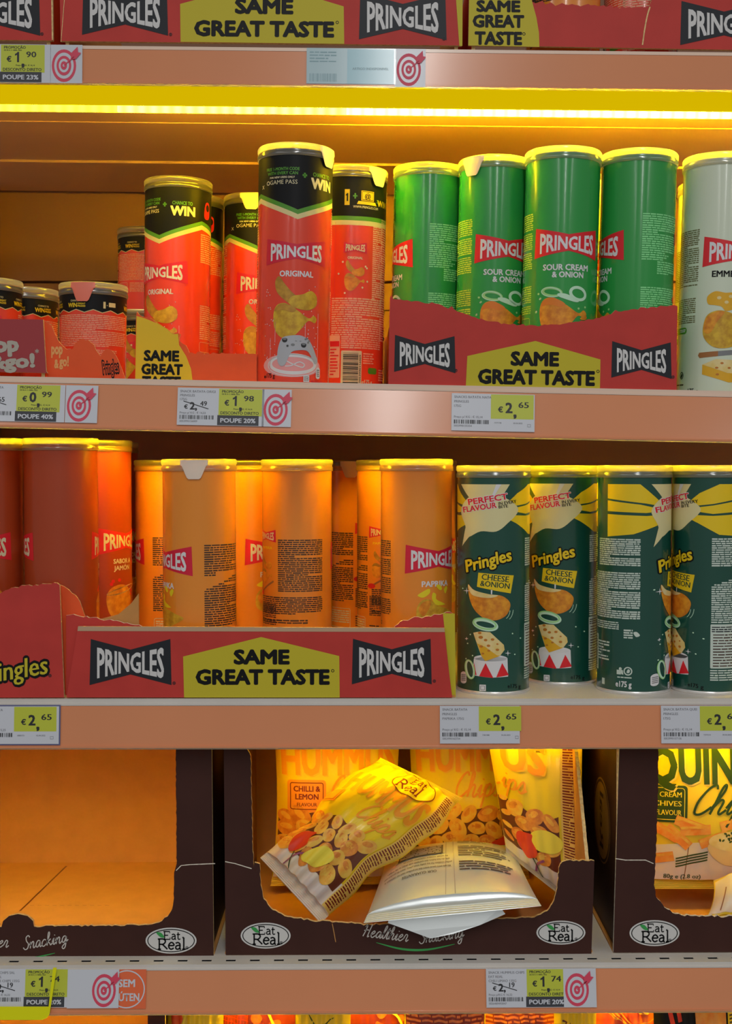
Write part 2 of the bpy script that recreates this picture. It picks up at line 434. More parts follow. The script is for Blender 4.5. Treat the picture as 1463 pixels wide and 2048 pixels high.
# ------------------------------------------------------------------ setting: back panel, upright, shelves with price rails and lamps
m = MB()
for z0, z1, y in ((-0.82, 0.142, 0.50), (0.145, 0.182, 0.506), (0.185, 0.222, 0.500), (0.225, 0.262, 0.506), (0.265, 0.75, 0.50)):
    m.box((-0.95, y, z0), (0.95, y+0.02, z1), M_BACK)
m.box((-0.95, 0.515, -0.82), (0.95, 0.53, 0.75), M_BACK)
tag(m.build('wall_back'), 'beige ribbed back panel of the shelving bay', 'wall', kind='structure')
m = MB(); m.box((-0.575, 0.445, -0.82), (-0.512, 0.499, 0.75), M_BACK)
for k in range(31): m.box((-0.549, 0.4435, -0.79+k*0.05), (-0.538, 0.4452, -0.765+k*0.05), M_BLACK)
tag(m.build('upright_post'), 'slotted beige upright post at the back corner of the shelving', 'post')
RAIL = {}
def shelf(M, name_label, rail_h, tilt, face, modules, lip=0.004, slots=False, xr=0.62, flange=0.0365, shield=False, up=0.0, low=-.0025, lipm=None, ly=0.0, dz=0.0):
    root = empty('shelf', M, name_label, 'shelf', 'shelves of the snack bay')
    d = MB()
    if slots:
        d.box((-xr, 0.0118, -0.002), (xr, 0.49, 0), M_STEEL); d.box((-xr, 0.0114, -0.004), (xr, 0.0118, -0.0003), M_BLACK); d.box((-xr, 0.003, -0.002), (xr, 0.0075, 0), M_STEEL)  # black strip behind the slots puts their shade into the colour
        x = -xr
        while x < xr: d.box((x, 0.0075, -0.002), (x+0.0145, 0.0115, 0), M_STEEL); x += 0.0244
        d.box((-xr, 0.0118, -0.022), (xr, 0.0135, -0.002), M_BLACK); d.box((-xr, 0.0035, -0.022), (xr, 0.0118, -0.020), M_BLACK)  # black wall and floor paint the slot cavity dark
    else: d.box((-xr, 0.003, -0.002), (xr, 0.49, 0), M_STEEL)
    d.build('deck', root)
    d = MB(); d.box((-xr, 0.0, low), (xr, 0.003, lip), lipm or M_STEEL); d.box((-xr, -0.0012, low), (xr, 0.0, (low+lip)/2-.0012), lipm or M_STEEL)
    d.build('front_lip', root)
    t = math.tan(math.radians(tilt)); h = rail_h
    d = MB(); top, bot = low-.0003, -h
    yt, yb = -0.0012, -0.0012-(h+top)*t
    prof = [(yt, top), (yt+.004, top), (yb+.004, bot), (yb-.0012, bot), (yb-.0012, bot+.002), (yb, bot+.002)]
    for i in range(len(prof)):
        a, b = prof[i], prof[(i+1) % len(prof)]
        d.add([(-xr, a[0], a[1]), (xr, a[0], a[1]), (xr, b[0], b[1]), (-xr, b[0], b[1])], [(0, 1, 2, 3)], M_RAIL)
    d.build('price_rail', root)
    d = MB(); d.box((-xr, yb-.0008, bot-.0014), (xr, yb+.0022, bot-.0001), M_CLEAR); d.build('rail_edge', root)
    RAIL[id(M)] = lambda z: (yt-(top-z)*t)
    u = MB()
    u.box((-xr, 0.101+ly, -0.0325+up), (xr, 0.16, -0.0305+up), M_UNDER); u.box((-xr, 0.16, -0.0335+up), (xr, 0.325, -0.0305+up), M_UNDER)
    u.box((-xr, 0.325, -0.0365+up), (xr, 0.40, -0.0325+up), M_UNDER); u.box((-xr, 0.40, -0.0345+up), (xr, 0.49, -0.0305+up), M_UNDER)
    u.box((-xr, 0.018, -0.026+up), (xr, 0.100+ly, -0.004), M_UNDER)
    u.build('underside_panel', root)
    b = modules
    for x0, x1, diode in modules:
        l = MB(); l.box((x0, 0.008, -0.0302), (x1, 0.098+ly, -0.0262+up), M_LAMPBODY); l.box((x0, 0.095+ly, -flange), (x1, 0.098+ly, -0.0302), M_LAMPBODY)
        if shield: l.box((x0, 0.0785+ly, -0.0510), (x1, 0.080+ly, -0.0302), M_LAMPBODY)  # unseen front shield, added to keep lamp light off the bag fronts
        lo = l.build('lamp_strip', root)
        l = MB(); l.box((x0, 0.010, -0.0310), (x1, 0.078+ly, -0.0303), face); l.build('lamp_cover', lo)
        l = MB(); l.box((x0, 0.0810+ly, -0.0312-dz), (x1, 0.0855+ly, -0.0303), diode); l.build('diode_row', lo)
    return root
shelf(S1, 'topmost shelf, holding three red trays above the glowing yellow lamp strip', 0.0335, 1, M_LEDFACE, [(-0.6, -0.26, M_DIODE_DIM), (-0.26, -0.02, M_DIODE_HALF), (-0.02, 0.6, M_DIODE)], flange=.0304, dz=.0048, up=.008, low=-.0002, lipm=M_LIPP, lip=.0035)
shelf(S2, 'second shelf from the top, with green and red tubes standing on it', 0.046, 8, M_LEDFACE2, [(-0.6, 0.6, M_DIODE_MID)], lipm=M_LIPP, low=-.002)
shelf(S3, 'third shelf from the top, with orange and dark green tubes on it', 0.048, 5, M_LEDFACE2, [(-0.6, 0.6, M_DIODE_LOW)], flange=.0405, shield=True, ly=.016, lip=0.0, low=-.0065)
shelf(S4, 'fourth shelf from the top, white slotted edge under the brown trays', 0.0462, 10, M_LEDFACE2, [(-0.6, 0.6, M_DIODE_MID)], lip=0.0, slots=True, low=-.0055)
shelf(S5, 'lowest shelf, carrying the red and yellow snack bags', 0.046, 5, M_LEDFACE2, [(-0.6, 0.6, M_DIODE_MID)], lip=0.0)

# ------------------------------------------------------------------ snack tubes
SEG = 64
def dg(t): return math.radians(t)
def tube_mesh(name, r, H, base, arts):
    """the printed wall of a tube as one mesh; artwork u runs round the wall, v up it"""
    mb = MB(); top = H-0.006
    zs = [0.003, H*.35, H*.7, top]
    vs = []; fs = []
    for i in range(SEG):
        a = 2*PI*i/SEG
        for z in zs: vs.append((r*math.sin(a), -r*math.cos(a), z))
    for i in range(SEG):
        j = (i+1) % SEG
        for k in range(3): fs.append((i*4+k, j*4+k, j*4+k+1, i*4+k+1))
    mb.add(vs, fs, base, True)
    cuts = [r*2*PI*k/SEG for k in range(-SEG, SEG+1)]
    for a in arts:
        def fm(u, v, l):
            t = u/r; k = math.floor(t/(2*PI/SEG)); t0 = k*2*PI/SEG; f = (t-t0)/(2*PI/SEG)
            rr = r+l*0.00011
            x0, y0 = math.sin(t0), -math.cos(t0); x1, y1 = math.sin(t0+2*PI/SEG), -math.cos(t0+2*PI/SEG)
            return ((x0+(x1-x0)*f)*rr, (y0+(y1-y0)*f)*rr, v)
        a.emit(mb, fm, cu=cuts)
    nor = [Vector((v[0], v[1], 0)).normalized() for v in mb.v]
    o = mb.build(name, normals=nor)
    me = o.data; bpy.data.objects.remove(o)
    return me
def lid_mesh(R, H):
    mb = MB()
    mb.lathe([(R-.0012, H-.0125), (R-.0002, H-.0125), (R, H-.011), (R, H-.0085), (R-.0007, H-.008), (R-.0007, H-.0055), (R, H-.005), (R, H-.0015), (R-.001, H), (R-.003, H), (R-.0042, H-.0012), (R-.0046, H-.004), (.0005, H-.004)], M_CLEAR)
    o = mb.build('lid'); me = o.data; bpy.data.objects.remove(o); return me
def foil_mesh(r, H):
    mb = MB(); mb.lathe([(.0005, H-.0075), (r-.002, H-.0075), (r-.0012, H-.0062), (r-.0002, H-.0062)], M_FOIL)
    o = mb.build('foil_seal'); me = o.data; bpy.data.objects.remove(o); return me
def rim_mesh(r):
    mb = MB(); mb.lathe([(.0005, .001), (r-.004, .001), (r-.003, 0), (r+.0004, 0), (r+.0009, .001), (r+.0009, .0026), (r+.0002, .0034)], M_RIM)
    o = mb.build('bottom_rim'); me = o.data; bpy.data.objects.remove(o); return me
def tab_mesh(R, H, m):
    mb = MB(); vs = []; fs = []; N = 16
    for i in range(N+1):
        s = -1+2*i/N; a = s*.36
        q_ = max(0, min(1, (1-abs(s))/.62)); dep = .0145*q_*q_*(3-2*q_)
        for z, rr in ((H-.001, R+.0004), (H-.006, R+.0007), (H-.006-dep*.5, R+.0009), (H-.006-dep, R+.0006)):
            vs.append((rr*math.sin(a), -rr*math.cos(a), z))
    for i in range(N):
        for k in range(3): fs.append((i*4+k, i*4+k+1, (i+1)*4+k+1, (i+1)*4+k))
    mb.add(vs, fs, m, True); o = mb.build('pull_tab'); me = o.data; bpy.data.objects.remove(o)
    return me
C_MAG = ink('crimson print', 190, 24, 52); C_BRED = ink('signal red print', 196, 26, 36)
C_GREENB = ink('band green print', 70, 130, 36); C_CREAMB = ink('band cream print', 200, 185, 130)
C_CHIP = ink('crisp picture', 196, 160, 40, rgb2=(168, 124, 28), nscale=160); C_CHIP2 = ink('crisp picture shade', 150, 104, 30, rgb2=(176, 130, 40), nscale=160)
C_CHIPO = ink('golden crisp picture', 206, 140, 34, rgb2=(180, 104, 24), nscale=160)
C_PAD = ink('controller picture', 158, 160, 166); C_PADK = ink('controller dark picture', 36, 36, 40)
C_GLOW = ink('pink glow print', 222, 140, 140)
C_ONION = ink('onion picture', 140, 190, 120); C_ONIONP = ink('onion pale picture', 172, 206, 180)
C_CHEESE = ink('cheese picture', 200, 176, 104, rgb2=(206, 190, 140), nscale=90); C_CHEESED = ink('cheese rind picture', 198, 150, 26); C_HOLE = ink('cheese hole picture', 170, 104, 30)
C_YEL = ink('lemon yellow print', 214, 178, 20); C_PALE = ink('pale burst print', 196, 188, 140); C_GREY = ink('mid grey print', 110, 112, 114)
C_WOOD = ink('brown wood picture', 140, 90, 46)
def saddle(a, cx, cy, s, up=-1, c1=C_CHIP, c2=C_CHIP2, lay=2):
    f = lambda x, y: (cx+x*s, cy+up*y*s)
    a.blob([f(*p) for p in ((-1, .7), (-.8, .95), (-.5, .55), (0, .05), (.55, .1), (.95, .1), (1, -.35), (.6, -.62), (0, -.55), (-.5, -.2), (-.9, .2))], c2, lay)
    a.blob([f(*p) for p in ((-.2, .0), (.3, .12), (.7, .3), (1.0, .05), (.95, -.35), (.6, -.6), (0, -.55), (-.35, -.3))], c1, lay+1)
def folded(a, cx, cy, s, up=-1, c1=C_CHIP, c2=C_CHIP2, lay=2):
    f = lambda x, y: (cx+x*s, cy+up*y*s)
    a.blob([f(*p) for p in ((-.95, .2), (-.8, .65), (-.4, .75), (.1, .45), (.6, .12), (.85, .25), (1, .1), (.9, -.08), (.6, 0), (.3, -.35), (-.1, -.75), (-.5, -.8), (-.85, -.45))], c1, lay)
    a.blob([f(*p) for p in ((-.9, .4), (-.7, .68), (-.35, .72), (.05, .5), (-.1, .35), (-.5, .45))], c2, lay+1)
def sparkle(a, pts, m, r, lay=2):
    for x, y in pts: a.ell(x, y, r, r, m, lay, n=6)

def front_raw(r): return Art(lambda x, y: (x, y))
def art_original(r):
    k = 1.469e-4
    a = Art(); b = Art(lambda x, y: ((x-455)*.000154, (1672-y)*k))
    bd = [(-180, .186), (-112, .187), (-70, .193), (0, .1745), (78, .193), (122, .187), (180, .186)]
    U = [dg(t)*r for t, _ in bd]; V = [v for _, v in bd]; n = len(bd)
    def band(f0, f1, m, lay):
        vs = []
        for u, v in zip(U, V): vs += [(u, f0(v)), (u, f1(v))]
        a.raw(vs, [(2*i, 2*i+2, 2*i+3, 2*i+1) for i in range(n-1)], m, lay)
    band(lambda v: v, lambda v: .2345, M_BLACK, 1); band(lambda v: v-.0045, lambda v: v, C_GREENB, 1); band(lambda v: v-.0095, lambda v: v-.0045, C_CREAMB, 1)
    b.text('FREE 1-MONTH CODE', 345, 212, 21, C_GREENB, 2, w=235, off=.03, up=-1); b.text('WITH EVERY CAN', 345, 240, 21, C_GREENB, 2, w=215, off=.03, up=-1)
    b.text('FOR NEW USERS ONLY', 345, 268, 13, M_CREAM, 2, w=175, off=.03, up=-1); b.text('GAME PASS', 355, 299, 29, M_CREAM, 2, w=190, off=.0, up=-1)
    b.ring(243, 302, 14, 14, 5, M_CREAM, 2); b.text('X', 190, 320, 26, M_CREAM, 2, up=-1)
    b.rect(482, 247, 512, 259, C_GREENB, 2); b.rect(491, 237, 503, 270, C_GREENB, 2)
    b.text('CHANCE TO', 628, 240, 27, C_GREENB, 2, w=150, off=.03, up=-1); b.text('WIN', 632, 298, 72, M_CREAM, 2, w=185, off=.045, up=-1)
    a.blob([(dg(88)*r, .214), (dg(100)*r, .214), (dg(101)*r, .200), (dg(92)*r, .196), (dg(84)*r, .199)], C_BRED, 2); a.ell(dg(94)*r, .209, .0035, .004, M_BLACK, 3)
    a.bow(0, .1335, .0655, .0262, C_MAG, M_WHITE, 2); a.text('ORIGINAL', .0, .1118, .0058, M_WHITE, 2, w=.0345, off=.03)
    a.ell(.031, .119, .0008, .0008, C_MAG, 2, n=10)
    saddle(b, 455, 1065, 142); folded(b, 447, 1225, 152)
    for x, y0, y1 in ((318, 1235, 1375), (518, 1240, 1345), (612, 1170, 1500), (283, 1345, 1560)): b.rect(x-2, y0, x+2, y1, C_GLOW, 2)
    b.ell(430, 1530, 205, 78, C_GLOW, 1); b.ring(440, 1520, 165, 72, 24, M_WHITE, 2); b.ring(440, 1528, 175, 76, 5, M_WHITE, 2)
    b.stroke([(400, 1500), (440, 1520), (500, 1540), (515, 1520), (480, 1505), (430, 1530), (390, 1535)], 7, M_WHITE, 3)
    b.blob([(365, 1350), (400, 1332), (480, 1325), (530, 1345), (565, 1385), (605, 1470), (612, 1500), (590, 1512), (570, 1480), (535, 1430), (480, 1425), (430, 1440), (405, 1490), (385, 1530), (355, 1530), (337, 1490), (342, 1410)], C_PAD, 4, 4)
    for x, y in ((385, 1360), (508, 1392)): b.ell(x, y, 17, 15, C_PADK, 5); b.ell(x, y-6, 18, 9, C_PADK, 5.5); b.ell(x, y-7, 12, 6, C_GREY, 6)
    b.ell(438, 1390, 13, 9, C_GREY, 5); b.ell(404, 1398, 9, 9, C_GREY, 5, n=12); b.ell(404, 1398, 5, 5, C_PADK, 6, n=12)
    for x, y in ((530, 1345), (545, 1360), (520, 1350), (538, 1372)): b.ell(x, y, 7, 7, C_GREY, 5, n=10)
    for x in (458, 486): b.rect(x-6, 1362, x+6, 1366, C_GREY, 5)
    rr = random.Random(5)
    sparkle(b, [(rr.uniform(235, 320), rr.uniform(1180, 1500)) for _ in range(20)]+[(rr.uniform(500, 610), rr.uniform(1260, 1420)) for _ in range(22)]+[(rr.uniform(240, 300), rr.uniform(1010, 1150)) for _ in range(8)]+[(rr.uniform(500, 600), rr.uniform(960, 1200)) for _ in range(8)], M_WHITE, 3.2)
    b.text('e', 243, 1602, 24, M_BLACK, 5, off=.03, up=-1); b.text('175 g', 290, 1597, 32, M_BLACK, 5, w=62, off=.02, up=-1)
    b.rect(510, 1592, 550, 1638, M_WHITE, 5); b.box(518, 1602, 542, 1628, 3, M_BLACK, 6); b.text('21', 530, 1615, 14, M_BLACK, 6, up=-1)
    b.poly(rrect(600, 1535, 635, 1614, 16), M_WHITE, 5); b.block(604, 1548, 632, 1600, 4, C_GREY, 6, 3, shape=lambda t: (.1, .9))
    b.text('MAX. 2022 GL 09', 610, 1632, 14, C_MAG, 5, w=90, up=-1)
    # text columns either side
    a.block(dg(-128)*r, .195-.008, dg(-80)*r, .056, 52, M_TEXTP, 1, 11, .6); a.block(dg(-128)*r, .026, dg(-82)*r, .013, 5, M_TEXTP, 1, 2, .6, .5)
    a.block(dg(76)*r, .179, dg(126)*r, .146, 14, M_TEXTP, 1, 12); a.block(dg(76)*r, .099, dg(126)*r, .060, 17, M_TEXTP, 1, 13)
    a.box(dg(76)*r, .046, dg(126)*r, .057, .0006, M_TEXTP, 1, .002); a.rect(dg(76)*r, .034, dg(126)*r, .0445, M_CREAM, 1); a.block(dg(78)*r, .043, dg(122)*r, .036, 3, M_TEXTK, 2, 4)
    # back of the tube
    h = Art(lambda x, y: (PI*r+(x-830)*.000158, (1690-y)*1.66e-4 if y > 0 else 0))
    h.rect(752, 400, 786, 500, C_YEL, 2); h.poly([(766, 475), (776, 475), (776, 425), (768, 425), (760, 434), (760, 442), (766, 438)], M_BLACK, 3)
    h.rect(808, 436, 838, 446, C_GREENB, 2); h.rect(818, 424, 828, 458, C_GREENB, 2)
    h.poly([(865, 405), (960, 405), (960, 468), (865, 468)], C_YEL, 2); h.box(872, 411, 953, 462, 4, M_BLACK, 3); h.text('@', 912, 437, 34, M_BLACK, 3, up=-1); h.poly([(845, 472), (972, 472), (985, 492), (835, 492)], C_YEL, 2)
    h.text('WWW.PRINGLES.COM', 905, 508, 16, M_CREAM, 2, w=190, off=.02, up=-1)
    h.rect(985, 452, 1008, 458, C_GREENB, 2); h.rect(985, 466, 1008, 472, C_GREENB, 2); h.text('WIN', 1050, 470, 40, C_YEL, 2, off=.03, up=-1)
    h.bow(832, 768, 158, 72, C_MAG, M_CREAM, 2, up=-1); h.text('ORIGINAL', 832, 832, 16, M_CREAM, 2, w=105, off=.03, up=-1)
    saddle(h, 832, 910, 64, c1=C_CHIPO); folded(h, 828, 985, 72, c1=C_CHIPO)
    sparkle(h, [(905, 885), (915, 895), (720, 935), (885, 1020), (765, 1058), (920, 980), (748, 860)], M_CREAM, 7)
    h.rect(690, 605, 692, 1085, C_MAG, 1)
    h.block(960, 620, 1062, 1090, 36, M_TEXTP, 1, 21, .62); h.block(672, 1085, 1062, 1330, 17, M_TEXTP, 1, 22, .62); h.block(745, 1330, 1062, 1412, 6, M_TEXTP, 1, 23, .62)
    h.poly(rrect(660, 1328, 738, 1600, 6), M_TEXTP, 1); h.rect(664, 1365, 734, 1400, C_BRED, 2); h.block(668, 1410, 730, 1590, 9, C_BRED, 2, 24, .45, .5)
    h.poly(rrect(748, 1425, 890, 1652, 8), M_CREAM, 2); h.barcode(762, 1440, 866, 1638, M_BLACK, 3, 6, True); h.text('5053990156009', 878, 1540, 13, M_BLACK, 3, w=180, rot=PI/2, up=-1)
    h.block(900, 1435, 990, 1510, 5, M_TEXTP, 2, 25, .5, .4); h.poly(rrect(940, 1530, 1020, 1570, 14), C_GREENB, 2); h.text('e175 g', 935, 1622, 30, M_CREAM, 2, w=82, off=.02, up=-1)
    return [a, b, h]
def common_back(a, r, name, tx, tw, bowbg=C_MAG):
    c = PI*r*173/180
    a.bow(c, .155, .030, .0135, bowbg, M_CREAM, 2); a.text(name, c, .1425, .0028, tw, 2, w=.020, off=.03)
    saddle(a, c, .125, .009, up=1, c1=C_CHIPO); folded(a, c-.001, .112, .011, up=1, c1=C_CHIPO)
    a.stroke([(c-.012, .094), (c-.003, .099), (c+.012, .107)], .002, C_WOOD, 2); a.ell(c-.012, .094, .005, .003, C_BRED, 3)
    a.block(dg(150)*r, .083, dg(196)*r, .060, 12, tx, 1, 31); a.block(dg(150)*r, .050, dg(172)*r, .018, 12, tx, 1, 33, .5, .4)
    a.poly(rrect(dg(176)*r, .018, dg(194)*r, .052, .001), M_CREAM, 1); a.barcode(dg(178)*r, .021, dg(192)*r, .050, M_BLACK, 2, 8, True)
def art_sour(r):
    a = Art()
    a.bow(0, .1452, .0695, .0300, C_BRED, M_WHITE, 2); a.ell(.036, .131, .0008, .0008, C_GREENB, 2, n=8)
    a.text('SOUR CREAM', -.0015, .1212, .0060, M_WHITE, 2, w=.0475, off=.03); a.text('& ONION', .0005, .1140, .0058, M_WHITE, 2, w=.0325, off=.03)
    f = Art(lambda x, y: ((x-352)*.000158, .0015+(1690-y)*1.441e-4))
    f.ring(255, 1030, 68, 36, 18, C_ONION, 2, .15); f.ring(425, 1038, 64, 50, 20, C_ONIONP, 3, .35)
    f.blob([(292, 1042), (340, 1042), (400, 1068), (430, 1092), (400, 1096), (345, 1080), (300, 1062)], C_ONIONP, 3); f.ring(250, 1032, 66, 34, 6, C_ONIONP, 4, .15)
    folded(f, 330, 1190, 162, c1=C_CHIPO, c2=ink('crisp picture orange', 196, 110, 30)); f.blob([(440, 1210), (475, 1185), (496, 1195), (480, 1215)], C_CHIPO, 4)
    sparkle(f, [(165, 1040), (180, 1072), (150, 1165), (430, 1140), (480, 1128)], C_ONION, 8); sparkle(f, [(176, 1076), (152, 1160)], M_WHITE, 6)
    T = ink('yellow green small print', 150, 190, 60)
    a.block(dg(-137)*r, .1765, dg(-60)*r, .1185, 27, T, 1, 41, .6); a.block(dg(-137)*r, .1045, dg(-60)*r, .0760, 13, T, 1, 42, .6); a.box(dg(-90)*r, .062, dg(-62)*r, .072, .0007, T, 1, .002)
    T2 = ink('mint small print', 120, 196, 130)
    a.block(dg(81)*r, .1765, dg(160)*r, .1165, 27, T2, 1, 43, .6, shape=lambda t: (0, 1) if t < .55 else ((0, max(.1, 1.0-(t-.55)*2.6)) if t < .78 else (.32, 1)))
    a.block(dg(81)*r, .1040, dg(160)*r, .0760, 13, T2, 1, 44, .6); common_back(a, r, 'SOUR CREAM & ONION', T2, M_CREAM)
    f.text('e175 g', 470, 1600, 30, M_WHITE, 2, w=85, up=-1)
    return [a, f]
def art_emmental(r):
    a = Art(); a.bow(0, .1425, .0695, .0300, C_BRED, M_WHITE, 2); a.text('EMMENTAL', -.004, .1205, .0062, M_BLACK, 2, w=.044, off=.03)
    f = Art(lambda x, y: (-.0345+(x-1305)*.000162, (1690-y)*1.441e-4))
    f.blob([(1335, 1010), (1380, 975), (1440, 985), (1500, 990), (1510, 1080), (1450, 1110), (1420, 1080), (1380, 1070), (1340, 1060)], C_CHEESED, 2)
    for x, y in ((1405, 1020), (1450, 1050), (1475, 1010)): f.ell(x, y, 13, 11, C_CHEESE, 3)
    f.blob([(1330, 1150), (1390, 1108), (1460, 1115), (1540, 1160), (1600, 1250), (1540, 1330), (1450, 1365), (1370, 1350), (1315, 1270)], C_CHIP, 3); f.blob([(1330, 1160), (1390, 1115), (1440, 1120), (1400, 1180), (1360, 1260), (1320, 1250)], C_CHIPO, 4)
    f.poly([(1295, 1395), (1410, 1385), (1410, 1420), (1300, 1432), (1288, 1415)], C_WOOD, 2); f.poly([(1410, 1385), (1560, 1370), (1570, 1400), (1410, 1420)], C_GREY, 2)
    f.poly([(1318, 1478), (1400, 1440), (1600, 1450), (1600, 1590), (1480, 1600), (1318, 1545)], C_CHEESED, 2); f.poly([(1318, 1478), (1400, 1440), (1600, 1450), (1600, 1540), (1470, 1535)], C_CHEESE, 3)
    for x, y in ((1405, 1500), (1435, 1468), (1410, 1545), (1480, 1500)): f.ell(x, y, 10, 7, C_HOLE, 4)
    f.ring(1158, 1548, 20, 26, 6, M_BLACK, 2); f.blob([(1148, 1556), (1160, 1535), (1170, 1545), (1158, 1565)], M_BLACK, 3)
    f.text('e', 1202, 1662, 20, M_BLACK, 2, up=-1); f.text('175 g', 1258, 1658, 38, M_BLACK, 2, w=72, off=.02, up=-1); f.block(1085, 1605, 1180, 1622, 1, M_TEXTK, 2, 3)
    f.poly(rrect(1060, 1212, 1195, 1256, 20), C_GREENB, 2); f.block(1115, 1222, 1185, 1246, 2, M_WHITE, 3, 5)
    T = ink('olive small print', 96, 92, 60)
    a.block(dg(-125)*r, .166, dg(-61)*r, .1095, 28, T, 1, 51, .55); a.block(dg(-125)*r, .098, dg(-64)*r, .0725, 13, T, 1, 52, .55)
    a.block(dg(81)*r, .1765, dg(160)*r, .1165, 27, T, 1, 53, .6); common_back(a, r, 'EMMENTAL', T, M_BLACK)
    return [a, f]
def art_paprika(r):
    a = Art(); a.bow(0, .1330, .0705, .0300, C_MAG, M_WHITE, 2); a.text('PAPRIKA', -.002, .1075, .0060, M_WHITE, 2, w=.0335, off=.03)
    f = Art(lambda x, y: ((x-1260)*.000172+.002, (1487-y)*1.745e-4))
    P = ink('paprika strip picture', 206, 190, 30); 
    for p in (((1115, 940), (1140, 920), (1185, 900), (1190, 925), (1150, 952)), ((1235, 880), (1262, 880), (1278, 905), (1262, 912), (1240, 895)), ((1210, 925), (1232, 935), (1235, 965), (1290, 990), (1305, 1000), (1240, 1000), (1205, 965)), ((1295, 910), (1320, 890), (1330, 905), (1310, 935))):
        f.blob(p, P, 3)
    f.blob([(1110, 1020), (1140, 970), (1190, 965), (1240, 1000), (1330, 1030), (1400, 1060), (1300, 1110), (1200, 1120), (1120, 1090)], C_CHIP, 2); f.blob([(1120, 1020), (1150, 980), (1195, 972), (1190, 1010), (1150, 1060)], C_CHIPO, 3)
    a.block(dg(-160)*r, .152, dg(-82)*r, .096, 26, M_TEXTK, 1, 61, .6); a.block(dg(-205)*r, .091, dg(-82)*r, .072, 9, M_TEXTK, 1, 62, .6); a.block(dg(-205)*r, .067, dg(-110)*r, .062, 2, M_TEXTK, 1, 63, .6)
    a.block(dg(73)*r, .150, dg(146)*r, .066, 36, M_TEXTK, 1, 64, .6, shape=lambda t: (0, 1) if t < .34 else ((0, .25) if t < .4 else ((max(0, .75-(t-.4)*5), 1) if t < .55 else (0, 1))))
    a.box(dg(75)*r, .035, dg(140)*r, .058, .0007, M_CREAM, 1, .002); a.block(dg(78)*r, .056, dg(138)*r, .040, 6, M_CREAM, 1, 65)
    common_back(a, r, 'PAPRIKA', M_TEXTK, C_YEL)
    return [a, f]
def art_jamon(r):
    out = []
    for off in (0, dg(155)*r):
        a = Art(lambda x, y, o=off: (x+o, y)); out.append(a)
        a.bow(0, .148, .0675, .0290, C_BRED, M_CREAM, 2); a.text('SABOR A', -.004, .126, .0052, M_CREAM, 2, w=.027, off=.03); a.text('JAMÓN', -.005, .1185, .0052, M_CREAM, 2, w=.024, off=.03)
        a.ring(-.004, .094, .022, .0035, .0012, C_CHEESE, 2, .2); a.blob([(-.026, .084), (-.022, .095), (-.010, .100), (.004, .096), (.012, .080), (.002, .066), (-.012, .060), (-.022, .068)], C_CHIPO, 2)
        sparkle(a, [(-.020, .101), (-.018, .104), (-.010, .105), (.012, .092), (.010, .088), (.018, .075)], C_BRED, .0022); sparkle(a, [(.020, .100), (.024, .088), (.022, .070)], C_CHIPO, .004)
    b = Art(); b.block(dg(-85)*r, .058, dg(-60)*r, .040, 8, M_TEXTP, 1, 71, .4); out.append(b)
    return out
